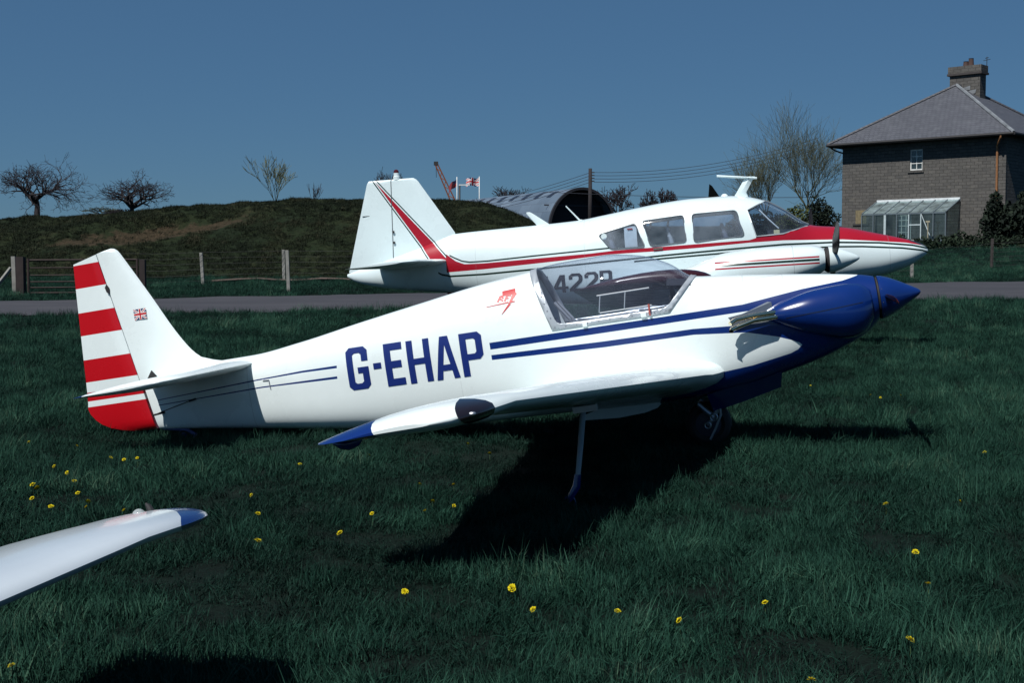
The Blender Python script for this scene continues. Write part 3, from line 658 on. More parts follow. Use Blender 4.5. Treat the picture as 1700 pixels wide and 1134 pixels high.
# ------------------------------------------------------------------ white, red and green twin-engined aircraft behind
AZO = (2.8211, 20.4871, 0.0); AZR = (0, R(-4), R(-8))
def az_mask(m, x, y, z):
    rt = x.pw([(-3.75, 1.70), (-3.6, 1.58), (-3.464, 1.525), (-3.15, 1.517), (-1.465, 1.545), (-1.086, 1.564), (.208, 1.571), (.935, 1.575), (1.03, 1.60), (1.15, 1.9), (1.3, 2.4)])
    rbm = x.pw([(-3.75, 1.415), (-3.16, 1.424), (-1.93, 1.468), (-1.19, 1.51), (-.35, 1.506), (.2, 1.513), (.93, 1.536), (1.43, 1.536), (2.31, 1.49), (2.74, 1.44), (3.26, 1.376), (3.6, 1.30)])
    red = (x > -3.76) & (z < rt) & (z > rbm)
    g0 = x.between(-3.7, -1.15) & ((z - x.pw([(-3.70, 1.68), (-3.62, 1.634), (-3.5, 1.575), (-3.38, 1.55), (-3.08, 1.547), (-2.385, 1.572), (-1.2, 1.606)])).abs() < .012)
    g1 = (x > -3.9) & ((z - x.pw([(-3.95, 1.45), (-3.84, 1.385), (-3.7, 1.35), (-3.16, 1.345), (-2.41, 1.365), (-.354, 1.435), (.2, 1.449), (.93, 1.464), (1.43, 1.473), (2.18, 1.455), (2.855, 1.402), (3.353, 1.332), (3.6, 1.27)])).abs() < .0145)
    g2 = (x > -.8) & ((z - x.pw([(-.8, 1.375), (-.356, 1.39), (.197, 1.40), (1.0, 1.412), (2.18, 1.388), (2.6, 1.362), (3.19, 1.30), (3.5, 1.245), (3.6, 1.21)])).abs() < .0135)
    l0 = z.pw([(1.4, -3.89), (2.95, -4.90)]); r0 = z.pw([(1.4, -3.52), (2.95, -4.835)]); onfin = (x < -3.6) & (z > 1.5)
    red = red | (onfin & (x > (l0 + .03)) & (x < (r0 - .035)) & (z > 1.58)); g0 = g0 | (onfin & (z > 1.62) & (((x - l0).abs() < .011) | (((x - r0).abs() < .012) & (z > 1.66))))
    tipb = (x > 3.33) & (z > x.pw([(3.33, 1.40), (3.45, 1.345), (3.6, 1.28)]))
    seam = ((x - 3.0).abs() < .004) | ((x + 3.28).abs() < .003) | (((x - 0.93).abs() < .003) & (z < 1.4)) | (((x + 1.55).abs() < .003))
    return [(red, RED2), (g0 | g1 | g2, GREENL), (tipb, (.02, .02, .022)), (seam * 0.35, (.2, .22, .24))]
AZP = paint('twin_fuselage_paint', az_mask, white=(.67, .78, .80))
AZW = paint('twin_wing_paint', lambda m, x, y, z: [((y.abs() > 5.38), (.035, .006, .008)), ((x > .30) & (y.abs() > 5.2), (.035, .006, .008))], white=(.67, .78, .80))
def fin_mask(m, x, y, z):
    l0 = z.pw([(1.4, -3.89), (2.95, -4.90)]); r0 = z.pw([(1.4, -3.52), (2.95, -4.835)])
    g = ((x - l0).abs() < .011) | ((x - r0).abs() < .012)
    red = (x > (l0 + .03)) & (x < (r0 - .035))
    hinge = (x - z.pw([(1.595, -4.647), (2.94, -4.596)])).abs() < .007
    return [(red, RED2), (g, GREENL), (hinge, (.05, .06, .07))]
AZF = paint('twin_fin_paint', fin_mask, white=(.67, .78, .80))
def nac_mask(m, x, y, z):
    a = x.pw([(.3, 0), (1.9, -.012)])
    r = x.between(.38, 1.80) & (((z - a - 1.262).abs() < .011) | ((z - a - 1.176).abs() < .011)); g = x.between(.45, 1.80) & ((z - a - 1.222).abs() < .016)
    return [(r, RED2), (g, GREENL), (((x - 1.45).abs() < .004) * .5, (.2, .2, .22))]
AZN = paint('twin_nacelle_paint', nac_mask, white=(.67, .78, .80))
AZWH = paint('twin_white_paint', white=(.67, .78, .80))
az = empty('twin_engine_aircraft', AZO, AZR)
tag(az, 'white twin-engined aircraft with red and green stripes, lettered N4422P, parked behind', 'aircraft')
ab = Body(top=[(-5.43, 1.50), (-5.2, 1.57), (-5.0, 1.62), (-4.5, 1.77), (-3.9, 1.95), (-3.615, 2.02), (-3.2, 2.037), (-2.7, 2.05), (-2.23, 2.061), (-1.66, 2.084), (-1.28, 2.131), (-.8, 2.198), (-.33, 2.255), (.13, 2.285), (.6, 2.286), (.87, 2.265), (1.18, 2.185), (1.49, 2.014), (1.84, 1.766), (1.95, 1.735), (2.37, 1.68), (2.815, 1.565), (3.25, 1.442), (3.51, 1.35), (3.58, 1.29), (3.6, 1.245)],
          bot=[(-5.43, 1.45), (-5.31, 1.37), (-5.116, 1.30), (-4.725, 1.214), (-3.8, 1.094), (-2.79, .921), (-1.37, .75), (-.3, .70), (.8, .70), (1.6, .74), (2.33, .828), (2.87, .892), (3.14, .965), (3.318, 1.026), (3.5, 1.132), (3.58, 1.19), (3.6, 1.225)],
          wid=[(-5.43, .02), (-5, .12), (-4.3, .2), (-3.5, .28), (-2.5, .42), (-1.5, .56), (-.5, .64), (.5, .66), (1.2, .62), (1.8, .53), (2.4, .43), (3.0, .31), (3.4, .17), (3.57, .05), (3.6, .01)],
          nu=[(-5.43, 2.0), (-3.5, 1.9), (-2, 2.0), (-.5, 2.5), (.6, 2.7), (1.4, 2.5), (2.2, 2.2), (3.6, 2)], nl=[(-5.43, 2.0), (-2, 2.6), (0, 3.2), (1.5, 2.8), (3, 2.2), (3.6, 2)], mid=0.45)
bm = ab.bm(sorted(list(np.linspace(-5.43, -1.5, 40)) + list(np.linspace(-1.4, 2.0, 52)) + list(np.linspace(2.06, 3.5, 26)) + [3.54, 3.57, 3.59, 3.6]), 64)
WINS = [roundpoly([(-1.327, 1.82), (-.752, 1.955), (-.622, 1.58), (-1.145, 1.586)], .05), roundpoly([(-.650, 1.978), (-.022, 2.022), (-.002, 1.613), (-.540, 1.585)], .05), roundpoly([(.105, 2.025), (.763, 2.035), (.862, 1.641), (.115, 1.600)], .05)]
WSH = [(.93, 2.025), (1.036, 1.622), (1.437, 1.635), (1.87, 1.745), (1.98, 1.82), (1.55, 2.32), (1.13, 2.118)]
for P in WINS + [WSH]: cut_poly(bm, P, 0.12)
panes = []
for P in WINS:
    for sg in (-1, 1): panes.append(('cabin_window', take(bm, lambda c: c.y * sg > 0.05 and inpoly(P, c.x, c.z))))
panes.append(('windscreen', take(bm, lambda c: inpoly(WSH, c.x, c.z))))
from_bm('fuselage', bm, AZP, az, smooth=40)
WSG = glass('windscreen_glass', (.74, .80, .88), .02, 1.45, .07)
for nme, b in panes: from_bm(nme, b, WSG if nme == 'windscreen' else WINDOW, az, smooth=True)
SEAL = plain('window_seal', (.10, .12, .14), .5); TRIM = plain('window_trim', (.45, .5, .52), .4, .3)
for P in WINS + [WSH[:4] + [(1.3, 2.19), (1.13, 2.118)]]:
    for sg in (-1, 1):
        if P[0] == WSH[0]: pts = [(x, sg * (ab.side(x, z) + .002), z) for x, z in ((1.13, 2.118), (1.03, 2.072), (.93, 2.025), (.98, 1.83), (1.036, 1.622), (1.24, 1.628), (1.437, 1.635), (1.65, 1.69), (1.82, 1.733))]
        else: pts = [(x, sg * (ab.side(x, z) + .002), z) for x, z in P + P[:1]]
        MB().tube(pts, .011, 5, True).obj('window_seal', SEAL if P[0] != WSH[0] else TRIM, az)
MB().tube([(x, 0, ab.t(x) + .004) for x in np.linspace(1.2, 1.86, 9)], .016, 6).obj('windscreen_post', SEAL, az)
MB().box(.98, .985, -.13, .13, 2.02, 2.09).obj('sun_visor', DARK, az)
# inside of the cabin
bm = ab.bm(list(np.linspace(-1.7, 1.75, 40)), 40, True, -.03)
bmesh.ops.bisect_plane(bm, geom=bm.verts[:] + bm.edges[:] + bm.faces[:], plane_co=(0, 0, 1.575), plane_no=(0, 0, 1), clear_outer=True)
from_bm('cabin_lining', bm, plain('lining', (.05, .055, .07), .8), az, smooth=30)
SEATM = [plain('seat_cloth', (.10, .11, .15), .85), plain('seat_pale', (.32, .34, .36), .8)]
for i, sx in enumerate((-1.0, -.1, .72)):
    for sg in (-1, 1):
        rings = []
        for z, wd, th in ((1.05, .22, .1), (1.3, .23, .11), (1.6, .22, .09), (1.72, .17, .07), (1.745, .09, .05), (1.83, .09, .05), (1.87, .06, .03)):
            rings.append([(sx - (z - 1.05) * .22 + th * c_, sg * .31 + wd * s_, z) for c_, s_ in ((-.5, -.8), (-.5, .8), (-.2, 1), (.3, 1), (.5, .8), (.5, -.8), (.3, -1), (-.2, -1))])
        MB().loft(rings).obj('seat', SEATM[i % 2], az, 50)
MB().loft([[(1.22, y, z) for y, z in ((-.5, 1.4), (-.48, 1.66), (-.2, 1.72), (.2, 1.72), (.48, 1.66), (.5, 1.4))], [(1.72, y * .85, z - .02) for y, z in ((-.5, 1.4), (-.48, 1.66), (-.2, 1.72), (.2, 1.72), (.48, 1.66), (.5, 1.4))]]).obj('dashboard', DARK, az, 40)
MB().box(-.93, -.74, -.50, -.49, 1.60, 1.92).obj('window_notice', plain('notice_paper', (.7, .74, .74), .8), az)
MB().box(-.88, -.80, -.512, -.504, 1.865, 1.885).obj('notice_print', REDP, az)
MB().lathe([(0, .045), (.008, .045)], (-1.24, -(ab.side(-1.24, 1.79) + .012), 1.79), 'y', 20).obj('vent_disc', AZWH, az)
MB().box(1.30, 1.385, -.555, -.545, 1.645, 1.70).obj('windscreen_sticker', plain('sticker', (.65, .6, .35), .7), az)
# tail
rings = []
for z in list(np.linspace(1.52, 2.9, 22)) + [2.93, 2.948, 2.957]:
    le = -3.615 - (max(z, 2.0) - 2.02) * (.586 / .935) if z > 2.02 else -3.62; te = -5.405 + (z - 1.504) * (.415 / 1.446); c = le - te
    if z > 2.92: le -= (z - 2.92) * 1.0; te += (z - 2.92) * .6; c = le - te
    th = .17 - .05 * (z - 1.5) / 1.4; th *= min(1, max(.3, (2.962 - z) / .03))
    rings.append([(le - c * a, b * th, z) for a, b in [(1, .04), (.75, .26), (.5, .42), (.3, .5), (.15, .44), (.05, .27), (0, 0), (.05, -.27), (.15, -.44), (.3, -.5), (.5, -.42), (.75, -.26), (1, -.04)]])
MB().loft(rings).obj('tail_fin', AZF, az, 40)
MB().lathe([(2.94, .055), (3.0, .055), (3.01, .045), (3.055, .045)], (-4.51, 0, 0), 'z', 16).obj('beacon_base', AZWH, az, 40)
MB().lathe([(3.05, .043), (3.09, .04), (3.11, .02), (3.112, .001)], (-4.51, 0, 0), 'z', 16).obj('beacon_lamp', plain('beacon_glass', (.06, .008, .01), .2), az, 40)
MB().lathe([(1.02, .0001), (1.03, .035), (1.07, .05), (1.13, .055)], (-3.77, 0, 0), 'z', 16).obj('belly_beacon', plain('beacon_red', (.2, .01, .01), .2), az, 40)
for zz in (1.95, 2.12): MB().lathe([(-.005, .02), (.005, .02)], (-4.61, -.075, zz), 'y', 10).obj('hinge_cap', BLACK, az)
MB().box(-4.86, -4.66, -.075, -.06, 1.615, 1.622).obj('trim_rod', BLACK, az)
MB().box(-5.11, -4.97, -.02, -.012, 2.40, 2.408).obj('static_wick', BLACK, az)
for sg in (-1, 1):
    st = [(.05, -3.74, -4.86, 1.60, .10), (.8, -3.80, -4.90, 1.598, .10), (1.6, -3.86, -4.94, 1.596, .10), (1.82, -3.89, -4.96, 1.596, .095), (1.92, -3.97, -4.95, 1.594, .075), (1.96, -4.1, -4.9, 1.592, .04)]
    MB().loft(wing_rings(st, sg, .05, 0)).obj('tailplane', AZWH, az, 40)
    st = [(.35, .60, -1.40, .775, .15), (.6, .55, -1.38, .79, .145), (1.5, .49, -1.36, .842, .14), (3.2, .41, -1.33, .945, .14), (4.6, .35, -1.305, 1.032, .14), (5.2, .32, -1.295, 1.068, .14), (5.45, .30, -1.29, 1.085, .14), (5.58, .22, -1.27, 1.094, .13), (5.64, .08, -1.22, 1.10, .10), (5.665, -.15, -1.1, 1.10, .045)]
    MB().loft(wing_rings(st, sg, .035, .025)).obj('wing', AZW, az, 40)
    nb = Body(top=[(-1.0, 1.0), (-.5, 1.09), (.075, 1.25), (.506, 1.392), (.9, 1.43), (1.178, 1.44), (1.674, 1.428), (1.82, 1.40), (1.88, 1.365)], bot=[(-1.0, .90), (-.5, .84), (.2, .80), (1.2, .83), (1.6, .92), (1.8, 1.0), (1.88, 1.05)], wid=[(-1.0, .08), (-.5, .22), (.2, .36), (.9, .42), (1.4, .42), (1.75, .38), (1.88, .33)], nu=[(-1, 2.2), (1.88, 2.4)], nl=[(-1, 2.4), (1.88, 2.4)])
    b = nb.bm(list(np.linspace(-1.0, 1.7, 36)) + [1.75, 1.8, 1.84, 1.865, 1.88], 40); bmesh.ops.translate(b, verts=b.verts[:], vec=(0, sg * 1.8, 0))
    from_bm('engine_nacelle', b, AZN, az, smooth=40)
    for dy in (-.2, .2):
        MB().loft([[(1.84 + .05 * k, sg * 1.8 + dy + (.10 - .01 * k) * math.cos(a), 1.22 + .09 * math.sin(a)) for a in np.linspace(0, 2 * math.pi, 16, endpoint=False)] for k in (0, 1)]).obj('air_intake', BLACK, az, 40)  # black plugs stand in for the shade inside the intake openings
    MB().lathe([(1.89, .15), (1.93, .178), (1.95, .18)], (0, sg * 1.8, 1.20), 'x', 28).obj('spinner_backplate', BLACK, az, 40)
    MB().lathe([(1.955, .182), (2.02, .178), (2.13, .143), (2.25, .09), (2.33, .048), (2.37, .02), (2.378, .002)], (0, sg * 1.8, 1.20), 'x', 32).obj('spinner', AZWH, az, 60)
    BLD = plain('propeller_black', (.02, .017, .022), .35, .1)
    for a in ((R(58), R(238)) if sg < 0 else (R(20), R(200))):
        blade(.10, .92, .13, az, BLD, (2.03, sg * 1.8, 1.20), a, tw=(55, 22), pitchdir=-1)
    # main gear
    MB().tube([(-.25, sg * 1.8, .85), (-.25, sg * 1.8, .32)], [.05, .04], 10).obj('gear_leg', STEEL, az, 40)
    wheel(az, (-.25, sg * 1.8 + .1, .29), .28, .18, 'main_wheel')
    MB().box(-.5, 0, sg * 1.8 - .22, sg * 1.8 - .205, .42, .84).obj('gear_door', AZWH, az)
MB().tube([(2.2, 0, .86), (2.25, 0, .08)], [.045, .035], 10).obj('nose_leg', STEEL, az, 40)
wheel(az, (2.27, .08, .05), .2, .14, 'nose_wheel')
# aerials
rings = [[(x0 + (x - x0) * 1.0, y, z) for x, y in ((a, 0), ((a + b) / 2, w_), (b, 0), ((a + b) / 2, -w_))] for x0, a, b, z, w_ in ((0, -2.31, -2.10, 2.05, .02), (0, -2.47, -2.38, 2.255, .012), (0, -2.465, -2.42, 2.275, .006))]
MB().loft(rings).obj('blade_aerial', AZWH, az, 40)
MB().tube([(-1.84, 0, 2.325), (-1.64, 0, 2.09), (-1.6, 0, 2.075)], [.009, .013, .02], 8).obj('whip_aerial', AZWH, az, 40)
rings = [[(x, y, z) for x, y in ((a, 0), ((a + b) / 2, .025), (b, 0), ((a + b) / 2, -.025))] for a, b, z in ((.74, .98, 2.24), (.80, .95, 2.32), (.93, 1.07, 2.52), (.97, 1.1, 2.56))]
MB().loft(rings).obj('mast_aerial', AZWH, az, 40)
rings = [[(x, y_ * 1.0, z_ + 2.56 - .0) for y_, z_ in ((0, .018), (w_, 0), (0, -.018), (-w_, 0))] for x, w_ in ((.52, .01), (.7, .03), (.95, .05), (1.08, .04), (1.13, .005))]
o = MB().loft(rings).obj('mast_aerial_bar', AZWH, az, 40); o.rotation_euler = (0, R(7.5), 0); o.location = (-.33, 0, .135)
MB().loft([[(.37, y, 2.27), (.40, y, 2.50), (.44, y, 2.47), (.56, y, 2.27)] for y in (.10, .13)]).obj('fin_aerial', M('aerial_black', .9, (.003, .004, .004), spec=0).m, az)
MB().lathe([(2.26, .06), (2.30, .055), (2.325, .03), (2.33, .001)], (.62, .05, 0), 'z', 14).obj('roof_dome', AZWH, az, 50)
MB().tube([(1.28, 0, 2.12), (1.33, 0, 2.20), (1.36, 0, 2.30)], .007, 6).obj('temperature_probe', BLACK, az)
MB().tube([(1.08, -.35, 2.06), (1.25, -.42, 1.86), (1.38, -.47, 1.72)], .012, 6).obj('windscreen_bar', TRIM, az)
MB().box(-.50, -.36, -(ab.side(-.43, 1.545) + .022), -(ab.side(-.43, 1.545) - .01), 1.532, 1.553).obj('door_handle', CHROME, az)
for lt in word([(L_N, -2.61, .97), (L_4, -2.33, .97), (L_4, -2.065, .975), (L_2, -1.82, .985), (L_2, -1.575, .99), (L_P, -1.34, .998)], .275):
    x0 = min(p[0] for q in lt for p in q); decal('registration_letter', [[(x0 + (a - x0) * 1.3, b) for a, b in q] for q in lt], ab.side, BLACKL, az, .004)

# ------------------------------------------------------------------ wing of a third aircraft in the foreground
W2R = (R(-2.9), R(-9.0), R(-16.5))
from mathutils import Euler
mr = Euler(W2R, 'XYZ').to_matrix()
tipw = Vector((-.825, 3.42, .545)); tipl = Vector((-.52, 4.30, .84))
W2O = tipw - mr @ tipl
fw = empty('aircraft_wing', W2O, W2R)
tag(fw, 'white aircraft wing with blue rounded tip and clear lamp dome in the foreground', 'aircraft wing')
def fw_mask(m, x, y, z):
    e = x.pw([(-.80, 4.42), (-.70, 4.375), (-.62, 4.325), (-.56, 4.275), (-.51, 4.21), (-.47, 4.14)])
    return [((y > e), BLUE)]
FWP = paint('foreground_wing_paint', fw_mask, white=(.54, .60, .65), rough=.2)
st = [(.3, -.44, -1.42, .513, .155)]
for y in np.linspace(.7, 3.85, 14): t = (y - .36) / 3.64; st.append((y, -.44 - .03 * t, -1.42 + .30 * t, .512 + .322 * t, .108))
st += [(4.0, -.472, -1.12, .834, .108), (4.12, -.478, -1.11, .838, .108), (4.22, -.487, -1.10, .84, .108), (4.30, -.503, -1.09, .842, .112), (4.36, -.525, -1.07, .843, .11), (4.39, -.538, -1.05, .843, .112), (4.415, -.56, -1.03, .842, .108), (4.435, -.59, -1.02, .841, .095), (4.448, -.63, -1.0, .84, .07), (4.454, -.70, -.98, .84, .035)]
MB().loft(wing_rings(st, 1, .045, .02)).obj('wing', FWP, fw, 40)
def dome(c, r, name, mat, parent, sq=1.0): return MB().lathe([(r * sq * math.sin(a), max(r * math.cos(a), .0005)) for a in np.linspace(-.3, math.pi / 2, 9)], c, 'z', 24).obj(name, mat, parent, 60)
dome((-.72, 4.345, .866), .018, 'lamp_dome', glass('clear_dome', (.9, .94, .94), .05, 1.5, .45, (.8, .85, .85)), fw, 1.0)
MB().tube([(-.685, 4.352, .872), (-.692, 4.352, .888), (-.699, 4.352, .896)], [.010, .008, .003], 8).obj('lamp_shield', BLACK, fw, 40)
MB().tube([(-.46, 2.50, .66), (-.51, 2.51, .48), (-.545, 2.53, .30)], [.016, .0145, .013], 10).obj('outrigger_leg', plain('leg_grey2', (.30, .34, .38), .4), fw, 40)
MB().tube([(-.545, 2.53, .31), (-.60, 2.55, .22), (-.615, 2.55, .195)], [.02, .018, .012], 10).obj('outrigger_foot', BLUEP, fw, 40)

# ------------------------------------------------------------------ vegetation builders
def branches(base, h, spread, seed, kids=(4, 3, 3, 2, 2, 2), up=0.35, r0=0.3, trunk=0.28, gn=0.35, shrink=0.72):
    rnd = random.Random(seed); segs = []
    def grow(p, d, ln, r, lv):
        n = 3 if lv < 3 else 2; q = p; dd = d.copy()
        for i in range(n):
            dd = (dd + Vector((rnd.gauss(0, gn), rnd.gauss(0, gn), rnd.gauss(0, gn * .6))) * .35 + Vector((0, 0, up * .12))).normalized()
            e = q + dd * (ln / n); ra = r * (1 - .45 * i / n); rb_ = r * (1 - .45 * (i + 1) / n)
            segs.append((q.copy(), e.copy(), ra, rb_, lv)); q = e
        if lv >= len(kids): return
        k = kids[lv]
        for j in range(k):
            ax = dd.orthogonal().normalized(); ax.rotate(Matrix.Rotation(2 * math.pi * (j + rnd.random() * .7) / k, 3, dd))
            ang = rnd.uniform(.35, .95) * spread if lv else rnd.uniform(.45, 1.05) * spread
            nd = (dd * math.cos(ang) + ax * math.sin(ang) + Vector((0, 0, up * .25))).normalized()
            st_ = p.lerp(q, rnd.uniform(.55, 1.0)) if lv else p.lerp(q, rnd.uniform(.7, 1.0))
            grow(st_, nd, ln * shrink * rnd.uniform(.75, 1.2), r * .55 * rnd.uniform(.8, 1.1), lv + 1)
    grow(Vector(base), Vector((rnd.gauss(0, .05), rnd.gauss(0, .05), 1)), h * trunk, r0, 0)
    return segs
def bare_tree(name, base, h, label, seed, mats, spread=1.0, kids=(4, 3, 3, 2, 2, 2), up=.35, r0=.3, trunk=.28, minr=.012, width=None, shrink=.72, group=None):
    segs = branches((0, 0, 0), h, spread, seed, kids, up, r0, trunk, shrink=shrink)
    zmax = float(np.percentile([s[1].z for s in segs], 98)); k = h / zmax
    xm = float(np.percentile([abs(s[1].x) for s in segs], 97)); kx = (width / 2 / xm) if width else k
    sc_ = lambda v: Vector((v.x * kx, v.y * kx, v.z * k))
    t = empty(name, base); A, B = MB(), MB()
    for p, q, ra, rb_, lv in segs: (A if lv < 3 else B).tube([sc_(p), sc_(q)], [max(ra, minr), max(rb_, minr)], 6 if lv < 3 else 3, False)
    A.obj('trunk', mats[0], t, True); B.obj('crown', mats[1], t)
    return tag(t, label, 'tree', group)
def leafy(name, base, blobs, n, size, mat, seed, parent=None, flat=0.0):
    rg = np.random.default_rng(seed); V = []; F = []; tot = sum(b[3] * b[4] * b[5] for b in blobs)
    for (cx, cy, cz, rx, ry, rz) in blobs:
        k = int(n * rx * ry * rz / tot)
        d = rg.normal(size=(k, 3)); d /= np.linalg.norm(d, axis=1)[:, None]; r = rg.random(k) ** .28
        r *= 1 + .22 * np.sin(d[:, 0] * 5 + cx) * np.cos(d[:, 2] * 6 + cy)
        c_ = np.array([cx, cy, cz]) + d * r[:, None] * np.array([rx, ry, rz]); a = rg.normal(size=(k, 3)); a /= np.linalg.norm(a, axis=1)[:, None]
        b = np.cross(a, rg.normal(size=(k, 3))); b /= np.linalg.norm(b, axis=1)[:, None]; s_ = size * (.6 + .8 * rg.random(k))[:, None]
        for i in range(k):
            o_ = len(V); V += [tuple(c_[i] - a[i] * s_[i]), tuple(c_[i] + b[i] * s_[i] * .5), tuple(c_[i] + a[i] * s_[i]), tuple(c_[i] - b[i] * s_[i] * .5)]; F.append((o_, o_ + 1, o_ + 2, o_ + 3))
    return mesh(name, V, F, mat, parent)
def leafmat(name, cols, scale=1.5):
    m = M(name, .8, spec=.2); gm = m.n('ShaderNodeNewGeometry'); f = X(m.nt, gm.outputs['Random Per Island'])
    f = f * .5 + m.noise(scale, 4) * .5
    m.base(m.ramp(f, [(.25, cols[0]), (.5, cols[1]), (.75, cols[2])])); return m.m
BARK = plain('bark', (.018, .015, .017), .9, 0, .3, 3); TWIG = plain('twigs', (.019, .016, .021), .95, 0, .3, 1)
TWIGG = plain('green_twigs', (.060, .068, .040), .9, 0, .3, 1); TWIGY = plain('budding_twigs', (.10, .115, .065), .9, 0, .3, 1)
DARKLEAF = leafmat('dark_leaves', [(.004, .008, .006), (.008, .015, .010), (.014, .024, .014)])
BUSHLEAF = leafmat('bush_leaves', [(.03, .04, .012), (.06, .075, .02), (.10, .11, .03)])
IVY = leafmat('hedge_leaves', [(.006, .012, .007), (.012, .022, .012), (.020, .034, .018)])

OAKG = 'bare oaks on the left skyline'
bare_tree('oak_tree', (-82.6, 230, tz(-82, 230) - .3), 10.3, 'bare wide-crowned tree at the far left of the skyline', 11, (BARK, TWIG), 1.15, (7, 4, 3, 3, 2, 2), .16, .62, .30, .024, 14.4, .74)
bare_tree('oak_tree', (-66.3, 230, tz(-66, 230) - .3), 8.2, 'bare rounded tree on the skyline above the striped rudder', 23, (BARK, TWIG), 1.15, (7, 4, 3, 3, 2, 2), .16, .56, .30, .024, 12.2, .74)
for i, (x, y, h, wd, lb) in enumerate([(-74, 240, 2.6, 6.5, 'low pale bush between the two bare skyline trees'), (-70, 235, 2.3, 7, 'dark low bush at the left foot of the rounded bare tree'), (-60.5, 235, 2.3, 5, 'thin low bush at the right foot of the rounded bare tree')]):
    bare_tree('hedgerow_bush', (x, y, tz(x, y)), h, lb, 40 + i, (TWIG, TWIGG if i == 0 else TWIG), 1.0, (6, 4, 3, 3, 2), .3, .12, .3, .04, wd)
bare_tree('sapling', (-13.4, 75, 3.9), 3.5, 'thin pale sapling rising above the grass bank', 61, (TWIGY, TWIGY), .55, (6, 4, 3, 2, 2), .6, .04, .5, .009, 2.3)
bare_tree('sapling', (-11.3, 75, 3.9), 2.1, 'tiny bare sapling right of the pale one on the bank', 62, (TWIG, TWIG), .6, (4, 3, 3, 2), .5, .025, .45, .008, .9)
for i, (px, y, h, wd, lb) in enumerate([(11.6, 145, 4.6, 4.6, 'dense bare tree just right of the arched hangar'), (15.1, 145, 4.0, 2.0, 'small bare tree above the parked twin cabin'), (17.6, 150, 4.4, 2.2, 'pale bare tree right of the small dark one'), (.7, 175, 5.0, 6.2, 'bare treetop showing over the arched hangar roof'), (4.2, 185, 3.6, 5, 'faint bare treetop at the right end of the hangar roof'), (-18.2, 200, 7.5, 4.5, 'dark treetop beside the twin tail fin')]):
    bare_tree('bare_tree', (px, y, tz(px, y)), h, lb, 70 + i, (BARK, TWIG), .95, (6, 4, 3, 3, 2), .35, .16, .3, .03, wd)

# ------------------------------------------------------------------ stone house
m = M('stone_wall', .9, spec=.2); br = m.n('ShaderNodeTexBrick')
xo = m.n('ShaderNodeCombineXYZ'); x, y, z = m.xyz(); m.l((x + y).v, xo.inputs[0]); m.l(z.v, xo.inputs[1]); m.l(xo.outputs[0], br.inputs['Vector'])
br.inputs['Scale'].default_value = 1.0; br.inputs['Brick Width'].default_value = .42; br.inputs['Row Height'].default_value = .17; br.inputs['Mortar Size'].default_value = .010
br.inputs['Color1'].default_value = (.118, .113, .106, 1); br.inputs['Color2'].default_value = (.084, .082, .079, 1); br.inputs['Mortar'].default_value = (.055, .052, .048, 1); br.offset = .5
n1 = m.noise(.6, 6, .7); n2 = m.noise(6, 6, .7); n3 = m.noise(2.2, 3, stretch=(1, 1, 2.4))
c = m.mix(((n1 - .35) * 2).clamp() * .5, br.outputs['Color'], (.090, .088, .084)); c = m.mix(((n3 - .55) * 5).clamp() * .45, c, (.18, .165, .14)); c = m.mix(((n2 - .45) * 3).clamp() * .5, c, (.045, .043, .042))
m.base(c); fac = X(m.nt, br.outputs['Fac']); m.bump(fac * -1 + n2 * .6, .9, .03); STONE = m.m
m = M('roof_slate', .62, spec=.4); br = m.n('ShaderNodeTexBrick'); xo = m.n('ShaderNodeCombineXYZ'); x, y, z = m.xyz(); m.l((x + y).v, xo.inputs[0]); m.l((z * 1.5).v, xo.inputs[1]); m.l(xo.outputs[0], br.inputs['Vector'])
br.inputs['Scale'].default_value = 1; br.inputs['Brick Width'].default_value = .26; br.inputs['Row Height'].default_value = .2; br.inputs['Mortar Size'].default_value = .012
br.inputs['Color1'].default_value = (.066, .070, .084, 1); br.inputs['Color2'].default_value = (.086, .091, .108, 1); br.inputs['Mortar'].default_value = (.022, .022, .03, 1)
n1 = m.noise(.8, 6, .65); n2 = m.noise(11, 5)
lich = ((n1 - .56) * 3.0 + (z - 7.9) * .22).clamp()
c = m.mix(((n2 - .35) * 2.2).clamp() * .7, br.outputs['Color'], (.046, .049, .060)); c = m.mix(((m.noise(2.6, 5) - .5) * 4).clamp() * .5, c, (.105, .11, .125)); c = m.mix(((m.noise(28, 2) - .62) * 6).clamp() * .5, c, (.14, .145, .16)); c = m.mix(lich * .55, c, (.095, .080, .050)); m.base(c); m.bump(X(m.nt, br.outputs['Fac']) * -1 + n2 * .5, .7, .02); SLATE = m.m
LEAD = plain('lead_flashing', (.17, .185, .20), .6, .1, .4, 2); WOODW = plain('white_joinery', (.62, .64, .62), .5); OCHRE = plain('rusty_pipe', (.24, .11, .045), .7, 0, .3); GUT = plain('dark_gutter', (.014, .014, .016), .6)
HO = (18.47, 74.16, 2.72); HR = (0, 0, R(-42)); HW, HD, HH = 9.2, 9.6, 5.42
hs = empty('stone_house', HO, HR); tag(hs, 'two-storey grey stone house with hipped slate roof and chimney', 'house')
wx0, wx1, wz0, wz1 = 3.99, 4.70, 3.80, 4.92
b = MB()
for (a0, a1, c0, c1) in ((0, wx0, -1.2, HH), (wx1, HW, -1.2, HH), (wx0, wx1, -1.2, wz0), (wx0, wx1, wz1, HH)): b.box(a0, a1, 0, .4, c0, c1)
b.obj('front_wall', STONE, hs)
MB().box(HW - .4, HW, .401, HD, -1.2, HH - .01).obj('side_wall', STONE, hs); MB().box(0, .4, .401, HD, -1.2, HH - .01).obj('side_wall', STONE, hs); MB().box(.401, HW - .401, HD - .4, HD - .002, -1.2, HH - .02).obj('rear_wall', STONE, hs)
